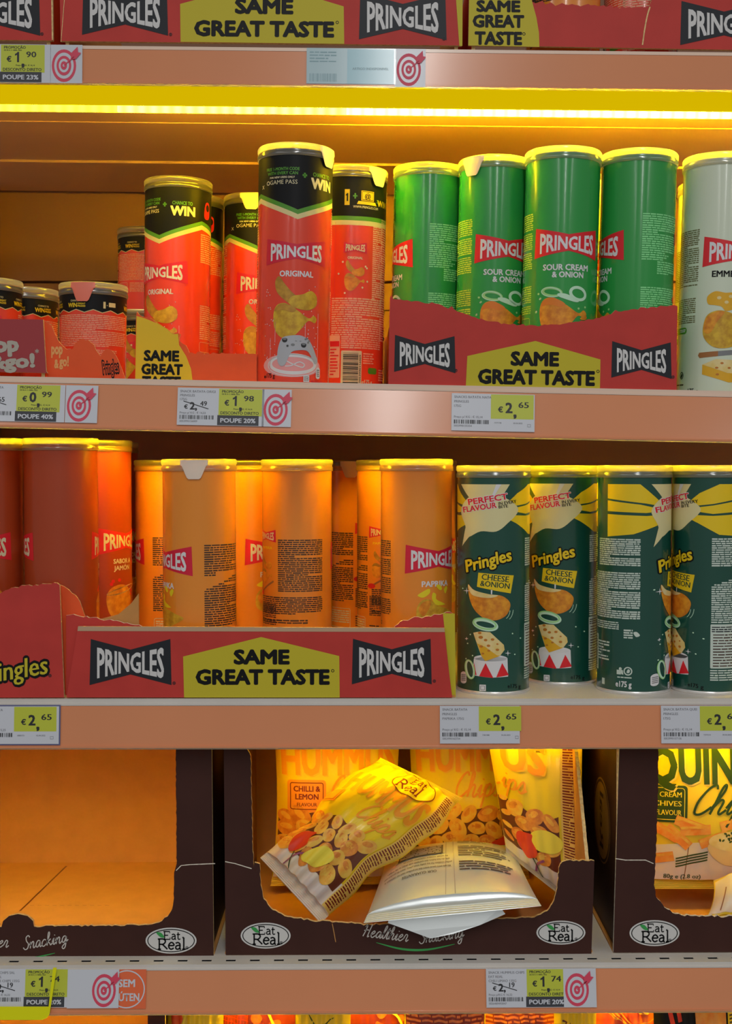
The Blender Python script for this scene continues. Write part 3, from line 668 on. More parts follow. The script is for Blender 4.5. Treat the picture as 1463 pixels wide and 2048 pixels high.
def art_cheese(r, Hb):
    def tf(x, y):
        t = (y-232)/1450; xc = 350-2*t; aa = 238-8*t; d = max(-.99, min(.99, (x-xc)/aa))
        yy = y+40*t*(1-math.sqrt(1-d*d)); return (math.asin(d)*r, Hb-(yy-232)/1450*Hb)
    f = Art(tf); a = Art()
    cu, cv = dg(-12)*r, .1885; R = random.Random(3)
    lo, hi = .163, .2135
    def ray(t0, t1, v0, v1, m, lay, s=.0): a.poly([(cu+s, cv), (dg(t0)*r, v0), (dg(t1)*r, v1)], m, lay)
    def wedge(pts, m, lay): a.poly([(dg(t)*r, v) for t, v in pts], m, lay)
    wedge([(12, .190), (40, .2045), (70, .2135), (124, .2135), (124, .2015), (60, .1935)], C_YEL, 1)
    wedge([(12, .188), (60, .1920), (124, .1995), (124, .187), (60, .1835)], C_YEL, 1)
    wedge([(8, .183), (60, .1815), (124, .1840), (124, .160), (70, .1625), (38, .174)], C_YEL, 1)
    wedge([(-34, .190), (-60, .203), (-80, .2135), (-134, .2135), (-134, .199), (-70, .194)], C_YEL, 1)
    wedge([(-36, .187), (-80, .193), (-134, .197), (-134, .186), (-70, .1845)], C_YEL, 1)
    wedge([(-30, .183), (-70, .1815), (-134, .183), (-134, .160), (-90, .163), (-50, .172)], C_YEL, 1)
    wedge([(-35, .196), (-62, .2135), (-22, .2135), (6, .2135), (26, .2135), (12, .200), (-10, .205)], C_PALE, 1)
    a.blob([(dg(t)*r, v) for t, v in ((-62, .187), (-40, .201), (-12, .205), (18, .200), (42, .188), (22, .174), (4, .166), (-20, .166), (-44, .160), (-50, .172))], C_PALE, 2)
    wedge([(-46, .176), (-24, .170), (-58, .150)], C_PALE, 2.5); wedge([(4, .2135), (12, .2135), (-8, .192)], M_WHITE, 3)
    RED = C_BRED
    f.text('PERFECT', 313, 382, 42, M_WHITE, 3, w=262, off=.075, rot=dg(9), up=-1); f.text('FLAVOUR', 262, 436, 40, M_WHITE, 3, w=224, off=.075, rot=dg(9), up=-1)
    f.text('PERFECT', 313, 382, 40, RED, 4, w=255, off=.03, rot=dg(9), up=-1); f.text('FLAVOUR', 262, 436, 38, RED, 4, w=216, off=.03, rot=dg(9), up=-1)
    f.text('IN EVERY', 438, 404, 22, M_BLACK, 4, w=115, off=.02, rot=dg(8), up=-1); f.text('BITE', 412, 430, 20, M_BLACK, 4, w=60, off=.02, rot=dg(8), up=-1)
    for off, m2, l in ((.11, M_BLACK, 3), (.028, C_YEL, 5)):
        f.text('Pringles', 318, 784, 82, m2, l, w=300 if l == 5 else 316, off=off, rot=dg(16), shear=.18, up=-1)
    f.poly([(255, 868), (478, 885), (458, 1004), (246, 962)], C_YEL, 3); f.poly([(334, 975), (344, 978), (342, 1012), (334, 1010)], M_WHITE, 3)
    f.text('CHEESE', 362, 902, 40, ink('bottle green print', 14, 54, 44), 4, w=172, off=.02, rot=dg(-6), up=-1); f.text('&ONION', 360, 946, 38, ink('bottle green print', 14, 54, 44), 4, w=185, off=.02, rot=dg(-6), up=-1)
    f.blob([(190, 948), (230, 985), (320, 1010), (400, 1020), (448, 1055), (455, 1095), (430, 1150), (370, 1182), (300, 1175), (235, 1120), (200, 1040)], C_CHIPO, 3)
    f.blob([(190, 948), (230, 985), (320, 1010), (380, 1018), (330, 1035), (260, 1030), (210, 1010)], C_CHEESE, 4)
    for c in ((420, 1110, 46, 70), (440, 1105, 46, 80)): f.ring(c[0]-10, c[1], c[2], c[3], 3, C_ONIONP, 2, 0, 16, .1, 1.1)
    f.ring(300, 1212, 82, 42, 24, C_ONIONP, 5, .22); f.ring(296, 1206, 76, 38, 9, C_ONION, 6, .22)
    f.poly([(224, 1268), (268, 1258), (330, 1262), (415, 1345), (420, 1378), (392, 1418), (300, 1455), (275, 1420)], C_CHEESE, 3); f.poly([(248, 1338), (300, 1360), (372, 1415), (392, 1418), (300, 1455), (275, 1420), (262, 1370)], C_CHEESED, 4)
    for x, y, q in ((265, 1268, 11), (272, 1297, 14), (302, 1315, 11), (345, 1310, 11), (275, 1358, 11), (320, 1352, 11), (375, 1340, 7), (322, 1385, 9), (375, 1378, 11), (285, 1405, 9)): f.ell(x, y, q, q*.72, C_HOLE, 5, n=14)
    f.poly([(228, 1440), (330, 1420), (438, 1432), (442, 1555), (330, 1565), (222, 1550)], M_WHITE, 2); f.ell(333, 1434, 104, 22, M_WHITE, 2); f.ell(340, 1440, 90, 16, M_LOGO, 2)
    for p in (((230, 1465), (246, 1550), (224, 1545)), ((302, 1468), (262, 1556), (350, 1566)), ((405, 1466), (368, 1562), (446, 1545))): f.poly(p, C_BRED, 3)
    f.ring(205, 1512, 30, 66, 13, C_ONIONP, 4, -.18); f.ring(203, 1512, 31, 67, 5, C_ONION, 5, -.18)
    f.poly(rrect(145, 1528, 182, 1608, 17), M_WHITE, 3); f.block(150, 1545, 178, 1592, 4, C_GREY, 4, 3)
    f.rect(264, 1612, 304, 1654, M_WHITE, 3); f.box(272, 1621, 296, 1646, 3, M_BLACK, 4); f.text('e175 g', 480, 1618, 28, M_BLACK, 3, w=82, up=-1)
    sparkle(f, [(180, 1310), (188, 1340), (205, 1280), (220, 1420), (178, 1442), (440, 1400), (484, 1408), (155, 975), (470, 1270), (520, 1300)], C_ONIONP, 5)
    for x, y, s in ((440, 1400, 20), (182, 990, 24), (182, 1308, 12)): f.poly([(x-s, y), (x-3, y-3), (x, y-s), (x+3, y-3), (x+s, y), (x+3, y+3), (x, y+s), (x-3, y+3)], M_WHITE, 4)
    sc = Hb/1450; V = lambda y: Hb-(y-232)*sc
    T = M_TEXTW
    a.block(dg(59)*r, V(640), dg(140)*r, V(830), 13, T, 1, 81, .62); a.block(dg(59)*r, V(900), dg(140)*r, V(1205), 21, T, 1, 82, .62, shape=lambda t: (max(0, .55-t*3), 1))
    a.poly(rrect(dg(58)*r, V(1505), dg(140)*r, V(1212), .001), T, 1); a.block(dg(60)*r, V(1225), dg(138)*r, V(1268), 3, M_DARK, 2, 83, .5); a.block(dg(62)*r, V(1275), dg(138)*r, V(1500), 12, M_TEXTK, 2, 84, .4, .3); a.block(dg(58)*r, V(1512), dg(140)*r, V(1590), 5, T, 1, 85, .6)
    a.block(dg(-157)*r, V(645), dg(-79)*r, V(828), 13, T, 1, 86, .66); a.block(dg(-172)*r, V(868), dg(-79)*r, V(1180), 22, T, 1, 87, .66); a.block(dg(-172)*r, V(1200), dg(-112)*r, V(1255), 4, T, 1, 88); a.block(dg(-104)*r, V(1245), dg(-90)*r, V(1310), 4, T, 1, 89, .6)
    a.blob([(dg(-89)*r, V(1268)), (dg(-84)*r, V(1262)), (dg(-79)*r, V(1285)), (dg(-85)*r, V(1295))], T, 1); a.block(dg(-168)*r, V(1335), dg(-128)*r, V(1470), 7, T, 1, 90, .5, .5)
    a.poly(rrect(dg(-180)*r, V(1540), dg(-160)*r, V(1300), .001), T, 1); a.barcode(dg(-178)*r, V(1530), dg(-164)*r, V(1310), M_DARK, 2, 4, True)
    a.ring(dg(-97)*r, V(1525), .0044, .0044, .0012, T, 1); a.blob([(dg(-99)*r, V(1535)), (dg(-97)*r, V(1512)), (dg(-94)*r, V(1518)), (dg(-95)*r, V(1536))], T, 1); a.rect(dg(-115)*r, V(1550), dg(-108)*r, V(1520), T, 1); a.ell(dg(-109)*r, V(1512), .0016, .0016, T, 1, n=10); a.poly([(dg(-110)*r, V(1518)), (dg(-105)*r, V(1520)), (dg(-104)*r, V(1550)), (dg(-107)*r, V(1548))], T, 1)
    a.text('e175 g', dg(-104)*r, V(1612), .0060, M_WHITE, 1, w=.0165, off=.03); a.rect(dg(-146)*r, V(1632), dg(-139)*r, V(1590), T, 1); a.block(dg(-114)*r, V(1575), dg(-90)*r, V(1562), 1, T, 1, 91)
    return [f, a]
def art_small(r):
    a = Art(); n = 12; vs = []
    for i in range(2*n+1):
        u = (i/(2*n)*360-180)*PI/180*r; vs += [(u, .0735 if i % 2 else .0765), (u, .0985)]
    a.raw(vs, [(2*i, 2*i+2, 2*i+3, 2*i+1) for i in range(2*n)], M_BLACK, 1)
    a.stroke([((i/(2*n)*360-180)*PI/180*r, .0735 if i % 2 else .0765) for i in range(2*n+1)], .0007, C_CREAMB, 2, False)
    for k, t in enumerate((-150, -100, -50, 0, 50, 100, 150)):
        u = dg(t)*r
        if t == -150 or t == 150 and False:
            a.rect(u-.008, .0782, u-.0055, .0850, C_CREAMB, 2); a.rect(u-.002, .080, u+.006, .0845, C_CREAMB, 2); a.text('+', u-.0038, .0815, .002, C_CREAMB, 2)
        else:
            a.text('CHANCE TO', u, .0855, .0020, C_CREAMB, 2, w=.0135, off=.02); a.text('WIN', u-.0045, .0811, .0046, C_YEL, 2, w=.011, off=.03); a.text('GREAT', u+.0058, .0824, .0018, C_YEL, 2, w=.0085, off=.03); a.text('PRIZES', u+.0058, .0799, .0018, C_YEL, 2, w=.0085, off=.03)
    a.bow(dg(-22)*r, .058, .036, .0175, C_MAG, M_CREAM, 2); a.text('ORIGINAL', dg(-22)*r, .044, .0034, M_CREAM, 2, w=.02, off=.03)
    saddle(a, dg(8)*r, .056, .017, up=1, lay=4); folded(a, dg(-8)*r, .034, .019, up=1)
    a.block(dg(46)*r, .0705, dg(104)*r, .020, 24, M_TEXTP, 1, 95, .5)
    a.block(dg(110)*r, .0715, dg(250)*r, .0385, 18, M_TEXTP, 1, 96, .5); a.box(dg(112)*r, .026, dg(140)*r, .036, .0006, M_TEXTP, 1, .001); a.block(dg(146)*r, .036, dg(225)*r, .024, 7, M_TEXTP, 1, 97, .5, .3)
    a.ring(dg(226)*r, .014, .0025, .0025, .0007, M_CREAM, 1)
    return [a]
R_T = 0.0376
B_RED = ink('red tube wall', 232, 58, 34, coat=.9, rough=.26, gain=1.5); B_GREEN = ink('green tube wall', 34, 134, 58, coat=.9, rough=.26, gain=1.5); B_CREAM = ink('pale mint tube wall', 186, 196, 176, coat=.9, rough=.32)
B_ORANGE = ink('orange tube wall', 226, 124, 34, coat=.9, rough=.34, gain=1.5); B_JAMON = ink('dark red tube wall', 152, 56, 22, coat=.4, rough=.34, gain=1.4); B_BOTTLE = ink('bottle green tube wall', 14, 66, 54, coat=.9, rough=.3, gain=1.4)
KIND = {}
for key, r, H, base, art in (('original', R_T, .2405, B_RED, art_original), ('sour', R_T, .2405, B_GREEN, art_sour), ('emmental', R_T, .2405, B_CREAM, art_emmental),
                             ('paprika', R_T, .2365, B_ORANGE, art_paprika), ('jamon', R_T, .2585, B_JAMON, art_jamon), ('cheese', .0372, .2327, B_BOTTLE, None), ('small', .0345, .105, B_RED, art_small)):
    arts = art(r) if art else art_cheese(r, H-.011)
    R = r+.0013
    KIND[key] = dict(r=r, R=R, H=H, body=tube_mesh('body', r, H, base, arts), lid=lid_mesh(R, H), rim=rim_mesh(r), foil=foil_mesh(r, H), tab=tab_mesh(R, H, M_TABP))
PROTO = {}
def tube(kind, M, loc, rot, label, group, tab=None, cat='crisp tube', tabm=None):
    """rot: how far the middle of the front artwork is turned to the right of the viewer"""
    k = KIND[kind]; x, y, z = loc
    face = math.degrees(math.atan2(x, y+DIST))     # the way to the viewer
    ang = dg(rot) - dg(face)
    T = M @ Matrix.Translation(loc) @ Matrix.Rotation(ang, 4, 'Z')
    name = 'small_crisp_tube' if kind == 'small' else 'crisp_tube'
    if kind not in PROTO:
        o = empty(name, T, label, cat, group)
        for nm, me in (('body', k['body']), ('lid', k['lid']), ('bottom_rim', k['rim']), ('foil_seal', k['foil'])): link(nm, me, o)
        PROTO[kind] = o
    else:
        o = copy_tree(PROTO[kind]); o.matrix_world = T
        for q in [c for c in o.children if c.name.startswith('lid')]:
            for c in list(q.children): bpy.data.objects.remove(c)
        tag(o, label, cat, group)
    if tab is not None:
        lid = [c for c in o.children if c.name.startswith('lid')][0]
        t = link('pull_tab', k['tab'] if not tabm else tab_mesh(k['R'], k['H'], ink('pink tab plastic', 226, 110, 90)), lid); t.rotation_euler = (0, 0, dg(tab-rot))
    return o
def by_lid(M, kind, px, py, ymin=.0470, base=.0):
    """where a tube stands whose lid is centred at px and whose lid's near edge tops out at py"""
    k = KIND[kind]
    v = newton2(lambda v: proj(M @ Vector((v[0], v[1]-k['R'], base+k['H']))), (px, py), (0, .1))
    y = max(v[1], ymin); x = x_at(M, px, y, base+k['H'])
    return (x, y, base)
def by_depth(M, kind, px, y, zl=None, base=.0):
    return (x_at(M, px, y, KIND[kind]['H']*.6 if zl is None else zl), y, base)
GO, GS, GP, GJ, GC, GT = 'red original flavour tubes', 'green sour cream tubes', 'orange paprika tubes', 'dark red ham flavour tubes', 'dark green cheese and onion tubes', 'small red tubes'
def red(px, py, rot, label, **k): return tube('original', S2, by_lid(S2, 'original', px, py), rot, label, GO, **k)
red(592, 277.5, 4, 'tall red tube with game controller picture, foremost on its shelf', tab=58)
tube('original', S2, (x_at(S2, 703, .135, .2), .135, 0), 187, 'red tube turned to show its barcode back, right of the controller tube', GO, tab=48)
tube('original', S2, (x_at(S2, 706, .235, .2), .235, 0), 60, 'red tube almost hidden behind the barcode side tube', GO)
tube('original', S2, (x_at(S2, 357, .205, .25), .205, 0), -33, 'red tube with large WIN lettering standing behind the yellow torn card', GO)
tube('original', S2, (x_at(S2, 385, .300, .25), .300, 0), -58, 'red tube seen as a sliver behind the WIN lettering tube', GO)
tube('original', S2, (x_at(S2, 512, .285, .25), .285, 0), 16, 'red tube with a pale lid tab, behind the low orange tray edge', GO, tab=-8)
def green(px, py, rot, label, **k): return tube('sour', S2, by_lid(S2, 'sour', px, py, base=.0025), rot, label, GS, **k)
green(858, 322, -78, 'green tube at the far left of its red tray, only half its logo showing')
green(990.5, 307, 24, 'green tube with a yellowish lid tab, second in the red tray', tab=-38)
green(1126, 287, 12, 'green tube facing forward in the red tray, whole logo in view')
green(1278, 293, -73, 'green tube turned aside at the right end of the red tray')
tube('emmental', S2, by_lid(S2, 'emmental', 1443, 292, base=0), 31, 'pale mint tube with cheese and knife picture, nearest one', 'pale cheese tubes')
tube('emmental', S2, (x_at(S2, 1424, .165, .2), .165, 0), 40, 'pale tube peeping out behind the front pale mint tube', 'pale cheese tubes')
tube('emmental', S2, (x_at(S2, 1205, .165, .2), .165, .0025), -40, 'pale tube glimpsed in the gap between two green tubes', 'pale cheese tubes')
# shelf three
tube('jamon', S3, by_depth(S3, 'jamon', -28, .0585, base=.0025), -12, 'dark red tube cut by the picture edge, beside the plain sided one', GJ)
tube('jamon', S3, by_depth(S3, 'jamon', 123, .0585, base=.0025), 105, 'dark red tube with its plain side forward in the short red tray', GJ)
tube('jamon', S3, by_depth(S3, 'jamon', 195, .150, base=.0025), 53, 'dark red tube showing its ham flavour name, second row', GJ)
tube('jamon', S3, by_depth(S3, 'jamon', 212, .245, base=.0025), 60, 'dark red tube in deep shade, last of its row', GJ)
for px, y, rot, lab, tb in ((399, .0575, -66, 'orange tube with white lid tab at the front of the wide tray', -8), (337, .195, -101, 'orange tube behind and left of the white tabbed one', None),
                            (501, .195, 45, 'orange tube partly hidden between two front orange tubes', None), (594, .112, 127, 'orange tube with a block of small print facing forward', None),
                            (721, .288, 200, 'orange tube with a yellow lid tab, rearmost row', -18), (779, .195, 172, 'orange tube showing its small back logo, middle row', None),
                            (832, .082, 37, 'orange tube with its full paprika name facing out, end of tray', None), (849, .285, 70, 'orange tube barely seen behind the one naming paprika', None)):
    tube('paprika', S3, by_depth(S3, 'paprika', px, y, base=.003), rot, lab, GP, tab=tb)
for px, y, rot, lab in ((986, .0545, 0, 'dark green tube with drum and cheese picture beside the orange tray'), (1123, .109, -8, 'dark green tube set back a little from its neighbours'),
                        (1267, .0545, 89, 'dark green tube showing its ingredients side'), (1416, .0545, -54, 'dark green tube at the picture edge, nutrition table showing'),
                        (1192, .198, 84, 'dark green tube seen as a thin strip in the second row')):
    tube('cheese', S3, by_depth(S3, 'cheese', px, y), rot, lab, GC)
def little(px, py, y, rot, label, base=.0, **k): return tube('small', S2, (x_at(S2, px, y, base+.1), y, base), rot, label, GT, **k)
little(-25, 538, .060, 15, 'small red tube cut by the picture edge in the pop and go tray')
little(51, 558, .130, -17, 'small red tube second in the pop and go tray, curved crisp showing')
little(187, 562, .082, 180, 'small red tube with a pink lid tab and lines of small print', tab=-18, tabm=1)
little(291, 592, .338, -30, 'small red tube at the bottom of the two stacked ones')
little(292, 441, .340, 180, 'small red tube resting on top of another small tube', base=.1035)

# ------------------------------------------------------------------ card trays
def ray(px, py):
    c, s = math.cos(PITCH), math.sin(PITCH)
    return Vector((px-731.5, FPX*c+(1024-py)*s, -FPX*s+(1024-py)*c))
def on_plane(M, px, py, yl):
    I = M.inverted(); c = I @ Vector((0, -DIST, 0)); d = I.to_3x3() @ ray(px, py); t = (yl-c.y)/d.y
    return (c.x+d.x*t, c.z+d.z*t)
def on_floor(M, px, py, zl):
    I = M.inverted(); c = I @ Vector((0, -DIST, 0)); d = I.to_3x3() @ ray(px, py); t = (zl-c.z)/d.z
    return (c.x+d.x*t, c.y+d.y*t)
class Plane:
    """fast photo-to-plane map for one upright plane of a shelf's frame"""
    def __init__(s, M, yl): s.I = M.inverted(); s.c = s.I @ Vector((0, -DIST, 0)); s.R = s.I.to_3x3(); s.y = yl
    def __call__(s, px, py):
        d = s.R @ ray(px, py); t = (s.y-s.c.y)/d.y; return (s.c.x+d.x*t, s.c.z+d.z*t)
class Tray:
    def __init__(s, name, label, M, yl, group, cat='display tray'):
        s.M, s.yl = M, yl; s.root = None; s.args = (name, label, cat, group); s.p = Plane(M, yl)
    def start(s, xl, xr):
        s.xl, s.xr = xl, xr; s.o = Vector(((xl+xr)/2, s.yl, 0)); n, l, c, g = s.args
        s.root = empty(n, s.M @ Matrix.Translation(s.o), l, c, g)
    def sub(s, p): return (p[0]-s.o.x, p[1]-s.o.y, p[2]-s.o.z)
    def front(s, name, px, mf, art=None, torn=(), yl=None, th=.0035, seed=1, amp=.0012, mb=None, rim=None):
        yl = s.yl if yl is None else yl; P = Plane(s.M, yl)
        pts = jag([P(*q) for q in px], torn, amp, seed=seed); m = MB()
        m.slab(pts, lambda a, b, t: s.sub((a, yl-t, b)), th, mf, mb or M_KRAFT, rim or M_TORN)
        if art:
            art.tf = P; art.it = [([P(*v) for v in vs], fs, mm, l) for vs, fs, mm, l in art.it]
            art.emit(m, lambda u, v, l: s.sub((u, yl-.00015*l-.0001, v)))
        return m.build(name, s.root)
    def side(s, name, pts, x, right, mf, mb=None, torn=(), th=.0035, art=None, seed=3):
        pts = jag(pts, torn, .0012, seed=seed); m = MB()
        if right: fr = lambda a, b, t: s.sub((x+t, a, b))
        else:
            fr = lambda a, b, t: s.sub((x-t, -a, b)); pts = [(-a, b) for a, b in pts]
        m.slab(pts, fr, th, mf, mb or M_KRAFT, M_TORN)
        if art: art.emit(m, lambda u, v, l: fr(u if right else -u, v, .0002*l))
        return m.build(name, s.root)
    def back(s, name, y, z1, mf=None):
        m = MB(); a = s.sub((s.xl, y, .0)); b = s.sub((s.xr, y+.0035, z1)); m.box(a, b, mf or M_KRAFT); return m.build(name, s.root)
    def base(s, y1, art=None, th=.0022, mf=None, bx=(0, 0)):
        m = MB(); a = s.sub((s.xl+bx[0], s.yl+.0036, 0.0002)); b = s.sub((s.xr+bx[1], y1, th)); m.box(a, b, mf or M_KRAFT)
        if art: art.emit(m, lambda u, v, l: s.sub((u, v, th+.0001*l)))
        return m.build('base', s.root)
def A0():
    a = Art(); a.lay = 1; return a
def slogan(a, pent, t1, t2, rot):
    a.poly(pent, M_LIME, 1)
    a.text('SAME', t1[0], t1[1], t1[2], M_BLACK, 2, w=t1[3], off=.05, rot=rot, up=-1); a.text('GREAT TASTE', t2[0], t2[1], t2[2], M_BLACK, 2, w=t2[3], off=.05, rot=rot, up=-1)
    a.ring(t2[0]+t2[3]/2+6, t2[1]-t2[2]*.4, 3.2, 3.2, 1.2, M_BLACK, 2, n=12)
def reg(a, x, y): a.ring(x, y, 3.2, 3.2, 1.0, M_DARK, 2, n=12); a.rect(x-1, y-1.2, x+1, y+1.2, M_DARK, 2)
TG, BG = 'red card trays', 'brown card trays'
def plain_sides(t, hz, depth, mo, y0=.0036, cut=.0, left=True, right=True, y0r=None, bx=(0, 0)):
    if left: t.side('side_panel', [(t.yl+y0, .0), (t.yl+depth, .0), (t.yl+depth, hz), (t.yl+y0, hz-cut)], t.xl+.0035, False, mo)
    y1 = t.yl+y0 if y0r is None else y0r
    if right: t.side('side_panel', [(y1, .0), (t.yl+depth, .0), (t.yl+depth, hz), (y1, hz-cut)], t.xr-.0035, True, mo)
    t.back('back_panel', t.yl+depth, hz); t.base(t.yl+depth, bx=bx)
# topmost shelf
t = Tray('display_tray', 'red tray on the topmost shelf with black bow logos and a lime slogan', S1, .004, TG)
t.start(t.p(122, 84)[0], t.p(923, 92)[0]); a = A0()
a.bow(250, 24, 167, 93, M_DARK, M_LOGO, 1, -1, .0105); a.bow(805, 33, 170, 93, M_DARK, M_LOGO, 1, -1, .0105)
slogan(a, [(361, 84), (360, 8), (525, -36), (687, 13), (688, 88)], (528, 12, 29, 117), (528, 57, 30, 280), -.0105); reg(a, 341, 69); reg(a, 887, 78)
a.poly([(905, -90), (925, -90), (924, 92), (918, 92)], M_LIME, 1); a.stroke([(132, -40), (122, 84)], 1.2, M_TORN, 1, False)
t.front('front_panel', [(121, 82), (923, 91), (925, -90), (118, -98)], M_RED, a); plain_sides(t, .095, .30, M_ORANGECARD)
t = Tray('display_tray', 'red tray cut off by the picture corner on the topmost shelf', S1, .004, TG)
t.start(t.p(-420, 76)[0], t.p(106, 81)[0]); a = A0(); a.bow(-8, 24, 172, 93, M_DARK, M_LOGO, 1, -1, .0105); reg(a, 84, 68); a.stroke([(103, -60), (105, 80)], 2.5, M_TORN, 1, False)
t.front('front_panel', [(-420, 75), (106, 81), (104, -98), (-420, -104)], M_RED, a); plain_sides(t, .095, .30, M_ORANGECARD)
t = Tray('display_tray', 'torn red tray with a curved lime panel on the topmost shelf', S1, .004, TG)
t.start(t.p(936, 92)[0], t.p(1700, 104)[0]); a = A0()
a.poly([(936, 91), (939, -90), (1040, -90), (1052, -40), (1062, -2), (1072, 35), (1077, 65), (1078, 94)], M_LIME, 1)
for s, y, w_, h_ in (('SAME', 12, 88, 22), ('GREAT', 42, 103, 24), ('TASTE', 76, 95, 25)): a.text(s, 996, y, h_, M_BLACK, 2, w=w_, off=.05, rot=-.0105, up=-1)
a.ring(1047, 68, 3.2, 3.2, 1.2, M_BLACK, 2, n=12); a.bow(1447, 47, 170, 88, M_DARK, M_LOGO, 1, -1, .0105); a.stroke([(1299, 14), (1294, 30), (1289, 55), (1284, 90)], 2.6, M_TORN, 1)
t.front('front_panel', [(936, 90), (1700, 104), (1700, -84), (1312, -60), (1302, 2), (1290, 14), (1200, 12), (1130, 9), (1064, 4), (1040, -90), (939, -95)], M_RED, a, torn=(3, 4, 5, 6, 7, 8), amp=.0022); plain_sides(t, .095, .30, M_ORANGECARD)
# second shelf
t = Tray('display_tray', 'red tray with a torn dipping front holding the green tubes', S2, .003, TG)
t.start(t.p(773, 769)[0], t.p(1352, 780)[0]); a = A0()
a.bow(849, 708, 119, 74, M_DARK, M_LOGO, 1, -1, .0225); a.bow(1282, 720, 117, 73, M_DARK, M_LOGO, 1, -1, .0225)
slogan(a, [(931, 772), (934, 712), (1070, 682), (1200, 719), (1199, 778)], (1069, 717, 27, 97), (1072, 754, 28, 234), -.02); reg(a, 911, 741); reg(a, 1345, 754)
t.front('front_panel', [(776, 769), (1352, 780), (1354, 612), (1340, 611), (1300, 614), (1268, 618), (1236, 623), (1230, 620), (1222, 628), (1180, 639), (1125, 648), (1070, 651), (1020, 649), (970, 641), (930, 628), (908, 619), (903, 612), (896, 617), (870, 607), (830, 602), (800, 599), (786, 598), (782, 590), (779, 597)], M_RED, a, torn=tuple(range(2, 22)), amp=.0011)
plain_sides(t, .075, .26, M_RED, y0r=.098)
t = Tray('display_tray', 'low orange tray with a torn yellow slogan panel, left of the controller tube', S2, .030, TG)
t.start(t.p(272, 770)[0], t.p(513, 770)[0]); a = A0()
a.poly([(270, 778), (273, 632), (290, 637), (310, 645), (333, 657), (345, 668), (356, 668), (358, 690), (372, 712), (382, 738), (387, 778)], M_YELLOWCARD, 1)
for s, x, y, w_ in (('SAME', 323, 711, 71), ('GREAT', 324, 738, 83), ('TASTE', 323, 763, 78)): a.text(s, x, y, 20.5, M_BLACK, 2, w=w_, off=.05, rot=-.02, up=-1)
t.front('front_panel', [(269, 790), (513, 792), (513, 708), (450, 707), (378, 705), (371, 690), (358, 682), (360, 668), (352, 664), (346, 668), (334, 657), (312, 645), (298, 635), (290, 634), (278, 629), (274, 623), (272, 632)], M_ORANGECARD, a, torn=tuple(range(3, 15)), amp=.0014)
plain_sides(t, .03, .115, M_ORANGECARD)
t = Tray('display_tray', 'dark red pop and go tray with an orange torn flap swung out', S2, .003, TG)
t.start(t.p(-330, 740)[0], t.p(95, 745)[0]); a = A0()
PG = ink('grey lettering', 158, 152, 140)
a.text('pop', 2, 688, 30, PG, 1, w=72, off=.055, rot=.05, up=-1); a.text('&go!', 24, 722, 27, PG, 1, w=92, off=.05, rot=.05, up=-1); a.text('*', 74, 705, 14, PG, 1, up=-1)
t.front('front_panel', [(-330, 737), (95, 746), (92, 742), (86, 639), (-330, 634)], ink('tray dark red card', 142, 46, 50, rough=.55), a); plain_sides(t, .04, .22, M_ORANGECARD)
fa = A0(); OC = ink('tan flap lettering', 212, 146, 84)
fa.text('pop', 114, 697, 22, OC, 1, w=23, off=.05, up=-1); fa.text('&', 113, 727, 18, OC, 1, w=9, off=.04, up=-1); fa.text('go!', 128, 722, 20, OC, 1, w=19, off=.04, up=-1)
fa.text('Pringles', 221, 733, 27, M_BLACK, 1, w=34, off=.09, rot=.10, up=-1); fa.text('Pringles', 221, 733, 26, M_ORANGECARD, 2, w=31, off=.0, rot=.10, up=-1)
t.front('torn_flap', [(94, 756), (252, 762), (246, 745), (236, 720), (232, 712), (222, 700), (214, 697), (207, 702), (201, 712), (196, 706), (188, 690), (176, 680), (164, 677), (152, 685), (146, 697), (134, 699), (124, 690), (117, 682), (110, 668), (104, 652), (96, 646), (88, 641)], M_ORANGECARD, fa, torn=tuple(range(2, 20)), yl=.009, th=.002, amp=.0008)
# third shelf
t = Tray('display_tray', 'red tray with torn rounded front and lime script, at the picture edge', S3, .003, TG)
t.start(t.p(-300, 1395)[0], t.p(128, 1395)[0]); a = A0()
for off, mm, l in ((.10, M_BLACK, 1), (.02, M_LIME, 2)): a.text('Pringles', 26, 1338, 40, mm, l, w=150 if l == 1 else 141, off=off, rot=.16, shear=.15, up=-1)
reg(a, 100, 1351)
t.front('front_panel', [(-300, 1396), (128, 1395), (119, 1170), (114, 1166), (90, 1168), (50, 1171), (22, 1176), (10, 1181), (0, 1187), (-60, 1190), (-120, 1170), (-300, 1168)], M_RED, a, torn=tuple(range(2, 10)), amp=.001)
h = t.p(119, 1170)[1]
t.front('swung_flap', [(122, 1392), (172, 1392), (171, 1236), (166, 1222), (160, 1204), (150, 1190), (138, 1180), (128, 1173), (118, 1169)], M_ORANGECARD, None, torn=(2, 3, 4, 5, 6, 7), yl=.0145, th=.002, amp=.0007)
t.side('side_panel', [(.0066, 0), (.30, 0), (.30, h*.7), (.0066, h)], t.xl+.0035, False, M_ORANGECARD); t.back('back_panel', .30, h*.7); t.base(.30, bx=(0, .043))
t = Tray('display_tray', 'wide red tray of orange tubes with beige edge strip along its front', S3, .0025, TG)
t.start(t.p(130, 1395)[0], t.p(910, 1395)[0]); a = A0()
a.poly([(885, 1226), (909, 1227), (911, 1395), (903, 1395)], M_LIME, 1)
t.front('front_panel', [(132, 1394), (909, 1393), (908, 1229), (900, 1224), (886, 1227), (850, 1233), (822, 1237), (800, 1243), (790, 1252), (780, 1266), (300, 1264), (278, 1250), (262, 1249), (240, 1243), (214, 1240), (185, 1235), (160, 1233), (140, 1230), (132, 1231)], M_RED, a, torn=tuple(range(2, 17)), yl=.008, th=.003, amp=.0012, rim=M_TORNW)
a = A0()
a.poly([(156, 1253), (888, 1256), (889, 1264), (155, 1262)], M_TAPE, 1)
